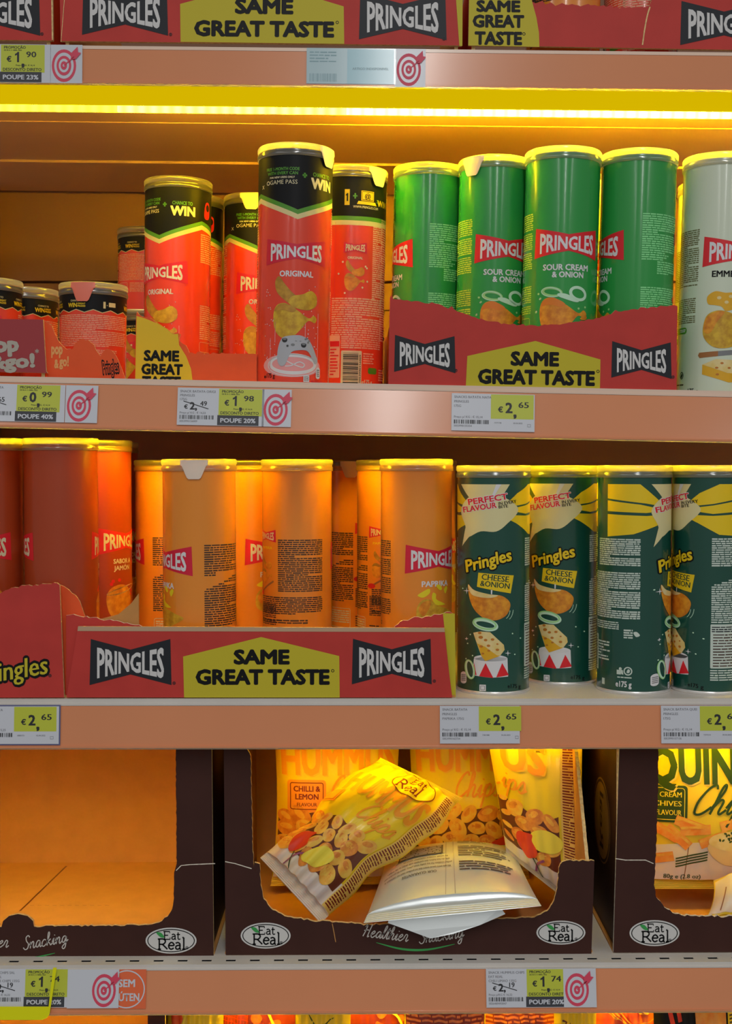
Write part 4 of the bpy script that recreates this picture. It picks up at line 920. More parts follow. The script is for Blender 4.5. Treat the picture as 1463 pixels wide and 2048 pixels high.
a.bow(261, 1324, 159, 92, M_DARK, M_LOGO, 1, -1, 0); a.bow(783, 1323, 155, 91, M_DARK, M_LOGO, 1, -1, 0)
slogan(a, [(368, 1395), (366, 1313), (522, 1274), (678, 1312), (679, 1395)], (523, 1313, 28, 112), (525, 1353, 29, 268), 0); reg(a, 348, 1366); reg(a, 868, 1362)
t.front('folded_front', [(133, 1395), (904, 1395), (897, 1340), (888, 1256), (156, 1253), (150, 1290)], M_RED, a, th=.003, rim=M_TORN)
m = MB(); q = [t.sub((x_at(S3, px, y, z), y, z)) for px, y, z in ((186, .012, .084), (281, .045, .086), (281, .045, .006), (186, .012, .004))]
q = [t.sub((x_at(S3, px, y, z), y, z)) for px, y, z in ((196, .0125, .078), (236, .0135, .083), (262, .0145, .094), (277, .015, .104), (279, .015, .004), (190, .0125, .004))]
m.add(q+[(a_[0], a_[1]+.0015, a_[2]) for a_ in q], [(0, 5, 4, 3, 2, 1), (6, 7, 8, 9, 10, 11), (0, 1, 7, 6), (1, 2, 8, 7), (2, 3, 9, 8)], M_KRAFT); m.build('inner_flap', t.root)
plain_sides(t, .07, .35, M_LIME, .0105, left=False, right=False, bx=(.047, 0))
# fourth shelf: brown trays with cut-out fronts
GLEAF = ink('leaf green print', 50, 140, 70); M_SCRIPT = ink('pale handwriting print', 180, 176, 170)
def badge(a, x, y, rx, ry): oval_badge(a, x, y, rx, ry, 1, ink('badge white', 186, 186, 184), M_BLACK, GLEAF, -1); reg(a, x+rx*.62, y+ry*.55)
def motto(a, x, y, x2, y2, h, r1, r2):
    hand(a, 'Healthier', x, y, h, 2.0, M_SCRIPT, 1, rot=r1, up=-1, sx=.92); hand(a, 'Snacking', x2, y2, h, 2.0, M_SCRIPT, 1, rot=r2, up=-1, sx=.92)
    a.stroke([(x+28, y+13), (x+80, y+26), (x+130, y+27), (x+185, y+16)], 4.5, GLEAF, 1, taper=True)
def brown_shell(t, back_y, top, left=True, right=True):
    t.back('back_panel', back_y, top); 
t = Tray('snack_carton', 'empty brown carton with a crease across its open inside', S4, .0216, BG)
t.start(t.p(-370, 1908)[0], t.p(428, 1910)[0]); a = A0(); badge(a, 342, 1881, 51, 26); motto(a, -75, 1890, 47, 1899, 13, -.05, .17)
a.stroke([(352, 1741), (362, 1731), (380, 1729), (430, 1727)], 1.8, M_TORNW, 1, False)
R = [(-370, 1912), (427, 1912), (423, 1488), (351, 1488), (352, 1600), (353, 1728), (348, 1745), (347, 1800), (344, 1818), (335, 1833), (318, 1845), (296, 1850), (68, 1853), (66, 1842), (55, 1832), (36, 1828), (18, 1832), (6, 1842), (3, 1854), (-225, 1851), (-262, 1845), (-285, 1820), (-290, 1740), (-295, 1488), (-370, 1488)]
t.front('front_panel', R, M_BROWN, a, torn=(3, 4, 6, 7, 8, 9, 10, 11), amp=.0009)
TOP = t.p(423, 1488)[1]
t.side('side_panel', [(.0252, 0), (.31, 0), (.31, TOP), (.0252, TOP)], t.xr-.0035, True, M_BROWN); t.side('side_panel', [(.0252, 0), (.31, 0), (.31, TOP), (.0252, TOP)], t.xl+.0035, False, M_BROWN)
t.back('back_panel', .31, TOP)
fl = Art(); sl = ink('dark slit in the card', 100, 52, 20)
fl.stroke([on_floor(S4, 40, 1822, .0022), on_floor(S4, 133, 1732, .0022)], .0022, sl, 1, False)
for i in range(11): 
    p = on_floor(S4, 60+i*15, 1811, .0022); q = on_floor(S4, 68+i*15, 1811, .0022); fl.stroke([p, q], .0008, sl, 1, False)
t.base(.31, fl)
t = Tray('snack_carton', 'brown carton in the middle, piled with yellow and silver bags', S4, .0216, BG)
t.start(t.p(449, 1908)[0], t.p(1185, 1908)[0]); a = A0(); badge(a, 531, 1871, 50, 26); badge(a, 1121, 1865, 49, 24); motto(a, 724, 1872, 838, 1887, 13, -.12, .14)
a.stroke([(450, 1723), (470, 1727), (496, 1735), (503, 1737)], 1.8, M_TORNW, 1, False); a.stroke([(664, 1847), (667, 1862), (671, 1884)], 1.6, M_KRAFT, 1)
t.front('front_panel', [(451, 1910), (1182, 1908), (1188, 1722), (1140, 1720), (1124, 1724), (1117, 1736), (1114, 1775), (1108, 1800), (1094, 1822), (1068, 1835), (1000, 1838), (880, 1842), (740, 1850), (690, 1846), (620, 1841), (575, 1834), (545, 1820), (527, 1798), (521, 1770), (519, 1728), (509, 1725), (507, 1736), (505, 1690), (503, 1600), (501, 1512), (492, 1496), (484, 1488), (447, 1488)], M_BROWN, a, torn=tuple(range(2, 26)), amp=.001)
t.side('side_panel', [(.0252, 0), (.31, 0), (.31, TOP), (.0252, TOP)], t.xl+.0035, False, M_BROWN)
t.side('side_panel', [(.0252, 0), (.31, 0), (.31, TOP), (.115, TOP), (.085, TOP*.86), (.062, TOP*.70), (.045, TOP*.58), (.0252, t.p(1188, 1722)[1])], t.xr-.0035, True, M_BROWN, torn=(3, 4, 5, 6))
t.back('back_panel', .31, TOP); t.base(.31)
t = Tray('snack_carton', 'brown carton of quinoa bags cut by the picture edge', S4, .0216, BG)
t.start(t.p(1226, 1904)[0], t.p(1980, 1900)[0]); a = A0(); badge(a, 1308, 1866, 50, 26)
a.stroke([(1230, 1717), (1250, 1720), (1290, 1720), (1306, 1727)], 1.8, M_TORNW, 1, False)
t.front('front_panel', [(1226, 1905), (1980, 1902), (1985, 1720), (1918, 1722), (1910, 1800), (1880, 1832), (1500, 1834), (1380, 1832), (1350, 1828), (1328, 1815), (1312, 1795), (1307, 1770), (1310, 1730), (1315, 1600), (1316, 1488), (1238, 1488)], M_BROWN, a, torn=tuple(range(3, 14)), amp=.0011, rim=M_TORNW)
sa = Art(); ys, zs = .10, .115
sa.ell(ys, zs, .045, .046, ink('side oval tan print', 150, 110, 56), 1); sa.ring(ys, zs, .043, .044, .003, M_BROWN, 2); sa.text('Real', ys, zs, .02, M_BROWN, 2, w=.06, rot=PI/2)
t.side('side_panel', [(.0252, 0), (.31, 0), (.31, TOP), (.0252, TOP)], t.xl+.0035, False, M_BROWN, art=sa)
t.side('side_panel', [(.0252, 0), (.31, 0), (.31, TOP), (.0252, TOP)], t.xr-.0035, True, M_BROWN); t.back('back_panel', .31, TOP); t.base(.31)
# lowest shelf: the carton whose pillar shows under the fourth rail
t = Tray('snack_carton', 'empty brown carton on the lowest shelf, only its inside showing', S5, .03, BG)
t.start(t.p(-380, 2300)[0], t.p(333, 2300)[0]); T5 = t.p(300, 1990)[1]
x0, x1 = t.xl, t.xr
m = MB(); m.slab([(x0, 0.0003), (x1, 0.0003), (x1, T5), (x1-.018, T5), (x1-.018, .07), (x0+.03, .07), (x0+.03, T5), (x0, T5)], lambda a_, b_, t_: t.sub((a_, t.yl-t_, b_)), .0035, M_BROWN, M_KRAFT, M_TORN); m.build('front_panel', t.root)
plain_sides(t, T5, .28, M_BROWN)

# ------------------------------------------------------------------ price cards on the rails
M_PAPER = ink('card paper', 182, 186, 194, rough=.32, coat=.3); M_TAGLIME = ink('card lime', 170, 178, 54, rough=.35, coat=.3); M_TAGK = ink('card ink', 34, 36, 40); M_TAGG = ink('card grey ink', 120, 122, 128)
M_PINK = ink('target crimson', 190, 60, 84); M_SLATE = ink('card slate bar', 52, 54, 60); M_HOLDER = ink('yellow holder plastic', 236, 220, 0, rough=.3); M_GLARE = ink('glossy card with painted glare', 160, 184, 190, rough=.12, coat=1.0)
PXM = DIST/FPX
def card(M, name, px0, w, h, art, label, cat, group, tilt, z0=-.0090, base=None, out=.0006, slant=0):
    f = RAIL[id(M)]; zc = z0-h*PXM/2; y = f(zc)-.0012-out; x = x_at(M, px0+w/2, y, zc)
    T = M @ Matrix.Translation((x, y, zc)) @ Matrix.Rotation(math.radians(-tilt), 4, 'X')
    mb = MB(); hw, hh = w*PXM/2, h*PXM/2
    mb.slab([(-hw, -hh), (hw, -hh), (hw+slant, hh), (-hw, hh)], lambda a, b, t: (a, -t, b), .0003, base or M_PAPER, base or M_PAPER, base or M_PAPER)
    if art: art.emit(mb, lambda u, v, l: ((u-w/2)*PXM, -.00008*l, (h/2-v)*PXM))
    o = mb.build(name, None, T); return tag(o, label, cat, group)
def big_digit(a, d, x, y, h, m, lay):
    if d == '1': a.poly([(x-h*.02, y+h*.5), (x+h*.18, y+h*.5), (x+h*.18, y-h*.5), (x+h*.03, y-h*.5), (x-h*.06, y-h*.38), (x-h*.22, y-h*.30), (x-h*.22, y-h*.13), (x-h*.02, y-h*.22)], m, lay)
    else: a.text(d, x, y, h, m, lay, off=.03, up=-1)
def price(a, x, y, s, e, big, small, m, lay=3):
    a.text('€', x, y+4*s, 11*s, m, lay, off=.03, up=-1); big_digit(a, big, x+17*s, y, 21*s, m, lay); a.text(',', x+29*s, y+7*s, 22*s, m, lay, off=.04, up=-1); a.text(small, x+46*s, y-6*s, 12*s, m, lay, w=21*s, off=.02, up=-1)
def regular(lines, digits, big='2', small='65', kg='Preço p/ KG : € 15,14', code='7377198', date='05.04.2022'):
    a = Art(); a.rect(78, 1, 163, 50, M_TAGLIME, 1); price(a, 97, 27, 1.0, 0, big, small, M_TAGK)
    for i, s in enumerate(lines): a.text(s, 5, 7+9*i, 5, M_TAGG, 2, align='l', up=-1)
    a.text(kg, 5, 47, 4.6, M_TAGG, 2, align='l', up=-1); a.barcode(5, 53, 76, 61, M_TAGK, 2, len(digits)+int(digits[-1])); a.text(digits, 5, 65, 4, M_TAGG, 2, align='l', up=-1)
    a.text(code, 92, 58, 3, M_TAGG, 2, up=-1); a.text(date, 132, 58, 3, M_TAGG, 2, up=-1); a.box(151, 60, 157, 65, 1, M_TAGG, 2); return a
def promo(lines, digits, old, big, small, pct, kg):
    a = Art(); a.rect(82, 1, 168, 55, M_TAGLIME, 1); price(a, 98, 25, .95, 0, big, small, M_TAGK)
    for i, s in enumerate(lines): a.text(s, 5, 7+8*i, 5, M_TAGG, 2, align='l', up=-1)
    a.text('€', 17, 38, 8, M_TAGK, 2, off=.03, up=-1); a.text(old[0]+',', 32, 36, 15, M_TAGK, 2, off=.03, up=-1); a.text(old[1], 52, 31, 10, M_TAGK, 2, off=.02, up=-1); a.stroke([(12, 27), (62, 42)], 1.5, M_TAGK, 3, False)
    a.text(kg, 5, 50, 4.2, M_TAGG, 2, align='l', up=-1); a.barcode(5, 55, 74, 63, M_TAGK, 2, len(digits)+int(digits[-1])); a.text(digits, 5, 67, 4, M_TAGG, 2, align='l', up=-1)
    a.text('PROMOÇÃO', 88, 6, 5.5, M_TAGK, 3, align='l', up=-1); a.text('DE 05 A 11 ABRIL 2022', 88, 11.5, 2.6, M_TAGK, 3, align='l', up=-1); a.text('Preço p/ KG : € 14,14', 130, 41, 3, M_TAGK, 3, up=-1)
    a.text('DESCONTO DIRETO', 124, 49, 6, M_TAGK, 3, w=76, off=.02, up=-1); a.rect(80, 54, 162, 74, M_SLATE, 2); a.text('POUPE '+pct, 121, 64, 9, M_PAPER, 3, w=70, off=.03, up=-1); return a
def target(w=58, cx=27):
    a = Art()
    for k, m in ((1.0, M_PINK), (.80, M_PAPER), (.60, M_PINK), (.42, M_PAPER), (.26, M_PINK)): a.ell(cx, 41, 24*k, 32*k, m, 1+int((1-k)*10))
    a.ell(cx, 41, 2, 2.6, M_PAPER, 11); a.stroke([(cx, 41), (cx+20, 24)], 2.2, M_PINK, 12, False); a.poly([(cx+14, 29), (cx+14, 17), (cx+27, 4), (cx+28, 15), (cx+34, 16), (cx+24, 28)], M_PINK, 12); return a
PT, TC = 'price cards on the shelf rails', 'target promotion cards'
def pcard(M, px0, w, art, label, tilt, **k): return card(M, 'price_card', px0, w, 75, art, label, 'price card', PT, tilt, **k)
def tcard(M, px0, label, tilt, w=58, cx=27, **k): return card(M, 'promotion_card', px0, w, 75, target(w, cx), label, 'promotion card', TC, tilt, **k)
z1 = -.0045+.0
pcard(S1, -80, 180, promo(['SNACK BATATA'], '5053990156', ('2', '49'), '1', '90', '23%', 'Preço'), 'price card for 1,90 with a lime promotion block, topmost rail', 1, z0=.0030)
tcard(S1, 101, 'target card at the end of the 1,90 price card', 1, w=63, z0=.0030)
ga = Art(); ga.block(6, 6, 60, 30, 4, ink('teal ink paled as glare', 120, 150, 158), 1, 4, .4, .5); ga.barcode(6, 50, 60, 66, ink('teal ink paled as glare', 120, 150, 158), 1, 5); ga.rect(80, 2, 172, 70, ink('teal block painted as glare', 150, 186, 196, rough=.12), 1); ga.text('ARTIGO INDISPONIVEL', 126, 40, 5, ink('teal ink paled as glare', 120, 150, 158), 2, up=-1)  # pale teal paper and ink put the glare into the card's colour
card(S1, 'price_card', 614, 176, 70, ga, 'glossy price card with glare painted into its pale teal, topmost rail', 'price card', PT, 1, z0=.0026, base=M_GLARE)
tcard(S1, 790, 'target card beside the glossy price card with painted glare', 1, w=60, z0=.0026)
pcard(S2, -49, 178, promo(['SNACK BATATA', 'PRINGLES', '40G'], '5053990161669', ('1', '65'), '0', '99', '40%', 'Preço'), 'price card for 0,99 below the small red tubes', 8, z0=-.0036)
tcard(S2, 131, 'target card at the end of the 0,99 price card', 8, w=64, z0=-.0036)
pcard(S2, 355, 172, promo(['SNACK BATATA ORIGI', 'PRINGLES', '175G'], '5053990156009', ('2', '49'), '1', '98', '20%', 'Preço p/ KG : € 14,23'), 'price card for 1,98 with a struck out 2,49', 8, z0=-.0036)
tcard(S2, 524, 'target card below the game controller tube', 8, w=58, z0=-.0036)
pcard(S2, 903, 165, regular(['SNACKS BATATA NATA', 'PRINGLES', '175G'], '5053990155354'), 'price card for 2,65 under the tray of green tubes', 8, z0=-.0036)
pcard(S3, -50, 168, regular(['SNACK BATATA', 'PRINGLES', '175G'], '5053990161232', kg='Preço p/ KG : € 15,25', code='6880773'), 'price card for 2,65 under the dark red tubes, in a slate edged holder', 5, z0=-.0066)
ha = Art()
card(S3, 'card_holder', -56, 177, 80, None, 'slate blue plastic holder showing behind the price card under dark red tubes', 'card holder', None, 5, z0=-.0054, base=ink('slate holder plastic', 84, 88, 124, rough=.3), out=.00005)
pcard(S3, 879, 160, regular(['SNACK BATATA', 'PRINGLES', 'PAPRIKA 175G'], '5053990162734', code='7381988'), 'price card for 2,65 naming paprika, below the end of the wide tray', 5, z0=-.0066)
pcard(S3, 1321, 165, regular(['SNACK BATATA QUEI', 'PRINGLES', '175G'], '5053990157136', code='7377214', date='05.04.2022'), 'price card for 2,65 under the dark green tubes, cut by the picture edge', 5, z0=-.0066)
pcard(S4, -32, 168, promo(['SNACK CHIPS SAL', 'EAT REAL', 'HUMMUS CHIPS 135G'], '5026489493', ('2', '19'), '1', '74', '20%', 'Preço p/KG € 16,22'), 'price card for 1,74 tucked in the yellow edged holder', 10, z0=-.0022, out=.0010)
tcard(S4, 134, 'wide white target card beside the yellow edged holder', 10, w=104, cx=74, z0=-.0028, out=.0016)
pcard(S4, 971, 156, promo(['SNACK HUMMUS CHIPS', 'EAT REAL', 'CHILI LIMAO 135G'], '5026489493047', ('2', '19'), '1', '74', '20%', 'Preço p/KG € 16,22'), 'price card for 1,74 under the middle brown carton', 10, z0=-.0045)
tcard(S4, 1126, 'target card under the gap between two brown cartons', 10, w=66, z0=-.0045, out=.0009)
sa = Art(); M_STK = ink('sticker orange', 204, 96, 58, rough=.3)
sa.ring(27, 38, 37, 37, 2.4, M_PAPER, 2); sa.text('SEM', 27, 26, 15, M_PAPER, 2, w=34, off=.03, up=-1); sa.text('GLÚTEN', 22, 53, 15, M_PAPER, 2, w=62, off=.03, up=-1)
card(S4, 'round_sticker', 226, 66, 76, sa, 'orange gluten free sticker with a white ring on the lowest visible rail', 'sticker', None, 10, z0=-.0036, base=M_STK, out=.0003)
# yellow holder: a bottom flap and a slanting edge bar, one piece of plastic
f = RAIL[id(S4)]; zc = -.03; y = f(zc)-.0075
P4 = Plane(S4, y); m = MB()
pts = [P4(*q) for q in ((-120, 2040), (84, 2040), (94, 2036), (99, 2028), (113, 1936), (106, 1936), (97, 2014), (-120, 2014))]
m.slab(pts, lambda a, b, t: (a, y-t, b), .0012, M_HOLDER, M_HOLDER, M_HOLDER); o = m.build('card_holder', None, S4)
tag(o, 'yellow plastic card holder hanging below the rail at the picture corner', 'card holder')
# the tubes glimpsed inside the torn tray on the topmost shelf
tube('paprika', S1, by_depth(S1, 'paprika', 1125, .062, .05, .0025), 150, 'orange tube showing over the torn edge of the topmost tray', GP)
tube('original', S1, by_depth(S1, 'original', 1280, .075, .05, .0025), 100, 'red tube showing over the torn edge of the topmost tray', GO)

# ------------------------------------------------------------------ snack bags
B_YEL = ink('yellow foil', 222, 178, 22, rough=.36, coat=.25); B_SIL = mat('silver foil', (220, 228, 244), rough=.3, metal=.45, gain=1.2)
B_QUI = ink('pale yellow foil', 220, 180, 40, rough=.38, coat=.2); C_LET = ink('orange lettering', 214, 134, 26); C_LETS = ink('lettering shade', 224, 160, 40); C_MAR = ink('maroon print', 110, 26, 20)
C_BOXO = ink('flavour box orange', 222, 130, 46); C_CHIPA = ink('tan crisp picture', 206, 138, 52, rgb2=(184, 104, 40), nscale=120); C_CHIPB = ink('light crisp picture', 220, 170, 70, rgb2=(206, 140, 50), nscale=120)
C_SHADE = ink('dark brown print', 92, 42, 22); C_PEP = ink('pepper red print', 196, 52, 26); C_LEM = ink('lemon wedge print', 222, 190, 60); C_CLOTH = ink('cloth picture', 206, 190, 160, rgb2=(196, 184, 176), nscale=40); C_STRIPE = ink('plum stripe print', 140, 70, 100)
C_PANEL = ink('side panel tan', 206, 172, 84); C_DGREEN = ink('forest green print', 36, 60, 24); C_BOWL = ink('bowl picture', 210, 180, 120); C_HERB = ink('herb picture', 50, 66, 24); C_STICK = ink('biscuit stick picture', 214, 120, 40, rgb2=(226, 150, 70), nscale=100)
C_RPROD = ink('vegetable crisp picture', 200, 62, 36, rgb2=(214, 100, 50), nscale=70); C_RDARK = ink('dark red foil', 120, 34, 20, rough=.4)
def bag(name, label, cat, group, corners, art, wmm, hmm, base, bulge=.028, back=.02, nx=36, ny=48, seals=('top_seal', 'bottom_seal'), seed=1, wr=.0016, backm=None, pinch=.10, sealm=None, ribs=6, sh=.055, pleat=1.0, wob=0.0, taper=0.0, botm=None):
    TL, TR, BR, BL = corners; R = random.Random(seed)
    org = (BL+BR)/2; n = (TR-TL+BR-BL).cross(TL-BL+TR-BR).normalized()
    folds = [(R.uniform(.5, 2.2), R.uniform(.3, 1.8), R.uniform(0, 6.3), R.uniform(.35, 1)) for _ in range(5)]
    def prof(u, v):
        e = max(0, 1-abs(2*u-1)**2.4)**.75; g = max(0, math.sin(PI*min(1, max(0, v))))**.55
        return e*g
    def S(u, v, side=1, off=0.0):
        p = prof(u, v); uu = .5+(u-.5)*(1-pinch*math.sin(PI*min(1, max(0, v)))**.7)
        if wob: uu += wob*(u-.5)*2*(math.sin(2*PI*1.4*v+seed)+.6*math.sin(2*PI*3.3*v+2*seed))*math.sin(PI*min(1, max(0, v)))**.5
        if taper: uu = .5+(uu-.5)*(1-taper*max(0, v-.72)/.28)
        P = (BL*(1-uu)+BR*uu)*(1-v)+(TL*(1-uu)+TR*uu)*v
        wv = 0
        for a, b, c, d in folds: wv += d*math.sin(2*PI*(a*u+b*v)+c)
        wv *= wr*.5*p
        near = math.exp(-v/.16)+math.exp(-(1-v)/.16)
        wv += pleat*wr*1.3*near*math.sin(2*PI*6.5*u+seed)*math.sin(PI*u)*min(1, 12*v*(1-v))
        d = p*(bulge if side > 0 else -back) + (wv if side > 0 else wv*.6)
        return P+n*(d+off)
    M = Matrix.Translation(org); root = empty(name, M, label, cat, group)
    v0, v1 = sh, 1-sh
    m = MB()
    for side in (1, -1):
        vs = []; fs = []
        for j in range(ny+1):
            for i in range(nx+1): vs.append(S(i/nx, v0+(v1-v0)*j/ny, side)-org)
        for j in range(ny):
            for i in range(nx):
                a = j*(nx+1)+i; q = (a, a+1, a+nx+2, a+nx+1); fs.append(q if side > 0 else q[::-1])
        m.add(vs, fs, base if side > 0 else (backm or base), True)
    if art:
        art.emit(m, lambda x, y, l: S(min(1, max(0, x/wmm)), min(v1, max(v0, y/hmm)), 1, .0004+.00022*l)-org, [wmm*i/nx for i in range(1, nx)], [hmm*(v0+(v1-v0)*j/ny) for j in range(1, ny)])
    m.build('pouch', root)
    for nm, a, b in (('top_seal', v1, 1.0), ('bottom_seal', 0.0, v0)):
        if nm not in seals: continue
        vs = []; fs = []; K = ribs*4
        for j in range(K+1):
            v = a+(b-a)*j/K
            for i in range(nx+1):
                q = S(i/nx, v, 1)*.5+S(i/nx, v, -1)*.5 + n*(.0009*math.sin(2*PI*ribs*j/K))
                edge = j == (0 if nm == 'top_seal' else K)
                vs.append((S(i/nx, v, 1) if edge else q)-org)
        for j in range(K):
            for i in range(nx): c = j*(nx+1)+i; fs.append((c, c+1, c+nx+2, c+nx+1))
        m = MB(); m.add(vs, fs, (botm if nm == 'bottom_seal' else None) or sealm or base, True); m.build(nm, root)
    return root, S, n, org
def crisp_pile(a, x0, x1, ytop, ybot, seed, lay=2, s=14.5, dark=C_SHADE, mats=(C_CHIPA, C_CHIPB)):
    R = random.Random(seed); pts = [(x0, ybot)]+[(x0+(x1-x0)*i/10, ytop-R.uniform(0, 9)) for i in range(11)]+[(x1, ybot)]
    a.poly(pts, dark, lay); y = ytop-s*.5; l = lay+1
    row = 0; cnt = 0
    while y > ybot+s*.3:
        x = x0+(s*.7 if row % 2 else s*.2)
        while x < x1-s*.3:
            r = s*R.uniform(.75, 1.05); t = R.uniform(-.9, .9); cx, cy = min(max(x+R.uniform(-2, 2), x0+r*.8), x1-r*.8), y+R.uniform(-3, 3)
            mm = mats[R.randrange(2)]; ll = l+cnt*.09; cnt += 1
            p = [(cx+r*math.cos(k)*R.uniform(.85, 1.1)*math.cos(t)-r*.68*math.sin(k)*math.sin(t), cy+r*math.cos(k)*math.sin(t)+r*.68*math.sin(k)*math.cos(t)) for k in [i*PI/4 for i in range(8)]]
            a.blob(p, mm, ll, 3); other = mats[0] if mm is mats[1] else mats[1]
            a.ell(cx-r*.12, cy+r*.18, r*.55, r*.26, other, ll+.045, t, 12)
            x += s*1.55
        y -= s*1.15; row += 1
def hummus(x0=0.0, w=150, seed=1, words='HUMMUS', lx=75, lw=138, chips_x=62, box=True, strip=True, oval=True, pep=(32, 44), lem=(74, 40)):
    a = Art(lambda x, y: (x-x0, y)); L, Rr = x0, x0+w
    if oval: a.ring(75, 192, 26, 13, 1.2, C_MAR, 2); serif(a, 'Eat', 64, 194, 9, .9, C_MAR, 2); serif(a, 'Real', 57, 183, 10, 1.2, C_MAR, 2)
    for dx, dy, m, l in ((1.4, -1.4, C_LETS, 2), (0, 0, C_LET, 3)): a.text(words, lx+dx, 152+dy, 37, m, l, w=lw, off=.035)
    hand(a, 'Chips', chips_x, 104, 14, 2.6, C_LET, 3, sx=.95)
    if box:
        a.poly(rrect(12, 90, 58, 127, 4), C_BOXO, 3); a.stroke(rrect(15.5, 93.5, 54.5, 123.5, 2), 1.0, C_MAR, 4, False, True)
        a.text('CHILLI &', 35, 117, 6.4, C_MAR, 4, w=32, off=.03); a.text('LEMON', 35, 108, 6.4, C_MAR, 4, w=28, off=.03); a.text('FLAVOUR', 35, 99, 4.2, C_MAR, 4, w=24, off=.02)
    a.poly([(L+1, 10), (Rr-1, 10), (Rr-1, 40), (L+1, 40)], C_CLOTH, 1)
    crisp_pile(a, L+2, Rr-(22 if strip else 2), 92, 28, seed)
    px, py = pep
    a.blob([(px-14, py-2), (px-12, py+10), (px-3, py+15), (px+8, py+17), (px+7, py+8), (px+13, py-2), (px+6, py-13), (px-5, py-17)], C_PEP, 10); a.stroke([(px+4, py-12), (px+10, py-24), (px+20, py-34)], 1.6, C_HERB, 10)
    qx, qy = lem; a.blob([(qx-22, qy-10), (qx-14, qy+8), (qx+4, qy+16), (qx+20, qy+10), (qx+14, qy-4), (qx-4, qy-12)], C_LEM, 9); a.stroke([(px+6, 11), (px+10, 24), (px+20, 34)], 2.4, C_STRIPE, 9)
    if strip:
        a.rect(131, 12, 149, 198, C_PANEL, 4); a.block(133, 196, 147, 14, 62, C_MAR, 5, seed+3, .5, .15)
    return a
YB = 'yellow chickpea crisp bags'
bag('crisp_bag', 'yellow bag with the orange flavour box, standing at the back of the carton', 'snack bag', YB, [at(540, 1414, 1.40), at(808, 1408, 1.42), at(806, 1768, 1.40), at(540, 1772, 1.38)], hummus(seed=4, strip=False), 150, 210, B_YEL, .030, .02, seed=2, wr=.003)
bag('crisp_bag', 'yellow bag standing between the flavour box bag and the one with small print', 'snack bag', YB, [at(808, 1404, 1.43), at(1062, 1398, 1.45), at(1060, 1762, 1.43), at(812, 1768, 1.42)], hummus(seed=7, strip=False, box=False, chips_x=52, pep=(112, 40), lem=(60, 30)), 150, 210, B_YEL, .026, .02, seed=3, wr=.003)
ra = hummus(x0=50, w=100, seed=9, words='US', lx=91, lw=50, chips_x=0, box=False, oval=False, pep=(88, 42), lem=(112, 56))
ra.it = [i for i in ra.it if min(v[0] for v in i[0]) > 1.0 or i[1] and i[2] in (C_CLOTH, C_SHADE)]
hand(ra, 'ips', 62, 106, 14, 2.6, C_LET, 3, sx=.95)
bag('crisp_bag', 'yellow bag with a strip of small print along its edge, at the carton end', 'snack bag', YB, [at(962, 1416, 1.335), at(1166, 1414, 1.31), at(1164, 1826, 1.27), at(1012, 1706, 1.325)], ra, 100, 210, B_YEL, .024, .016, seed=5, pinch=.03, botm=C_CLOTH, wr=.003)
da = hummus(seed=12, chips_x=64, box=False, lx=70, lw=116, strip=True, oval=False)
da.ell(88, 180, 33, 19, B_YEL, 6); da.ring(88, 180, 33, 19, 1.1, C_MAR, 7); serif(da, 'Eat', 77, 183, 11, 1.4, C_MAR, 7); serif(da, 'Real', 66, 168, 13, 2.0, C_MAR, 7); da.poly([(2, 108), (22, 108), (22, 130), (2, 130)], C_BOXO, 6); da.stroke([(4, 111), (19, 111), (19, 127)], 1, C_MAR, 7, False)
bag('crisp_bag', 'yellow bag lying aslant across the others, beside the silver backed bag', 'snack bag', YB, [at(742, 1506, 1.35), at(945, 1606, 1.315), at(640, 1846, 1.243), at(520, 1716, 1.262)], da, 150, 210, B_YEL, .052, .014, seed=8, wr=.0042, pinch=.06, wob=.035, taper=.18, pleat=1.6, botm=C_CLOTH)
sv = Art(lambda x, y: (150-x, 150-y))   # printed upside down as the bag lies
sv.text('OUR GUARANTEE', 93, 42+75, 4.4, M_TAGK, 2, w=36, off=.01); 
sv = Art()
K = ink('grey foil print', 70, 70, 74)
for i, (y, x0, x1) in enumerate(((46, 24, 66), (53, 12, 74), (60, 12, 76), (67, 16, 76), (74, 30, 66))):
    if i == 0: sv.text('OUR GUARANTEE', 45, y, 4.0, K, 2, w=34, off=.015, rot=PI)
sv.text('We take every care to ensure that our products reach our customers in', 43, 53, 3.4, K, 2, w=66, rot=PI); sv.text('perfect condition. For any quality issues, please return the product and', 43, 60, 3.4, K, 2, w=68, rot=PI)
sv.text('with the best before date and batch code details to the makers', 43, 67, 3.4, K, 2, w=64, rot=PI); sv.text('By email, contact customer services', 50, 74, 3.4, K, 2, w=46, rot=PI)
sv.rect(20, 82, 68, 112, K, 2); sv.block(22, 111, 66, 84, 7, M_PAPER, 3, 8, .6); sv.block(84, 44, 138, 62, 4, K, 2, 9, .5, .3); sv.block(84, 72, 138, 104, 6, K, 2, 10, .45, .5); sv.block(84, 114, 120, 128, 3, K, 2, 11, .45, .5)
sv.stroke([(78.5, 14), (79, 60), (79, 136)], .8, ink('seam grey', 150, 150, 152), 1); sv.stroke([(70, 14), (71, 60), (71, 136)], .6, ink('seam grey', 150, 150, 152), 1)
CS = [at(778, 1702, 1.375), at(1022, 1690, 1.375), at(1082, 1812, 1.190), at(727, 1846, 1.190)]
root, S, n, org = bag('crisp_bag', 'silver backed bag lying face down over the carton front edge', 'snack bag', 'silver backed bags', CS, sv, 150, 150, B_SIL, .026, .014, seed=6, wr=.0016, backm=B_YEL, pinch=.02, sh=.10, ribs=5, pleat=.12)
q = [at(775, 1846, 1.2015), at(820, 1862, 1.199), at(860, 1877, 1.197), at(905, 1868, 1.197), at(960, 1850, 1.199), at(1010, 1828, 1.2015), at(1000, 1815, 1.203), at(780, 1834, 1.203)]
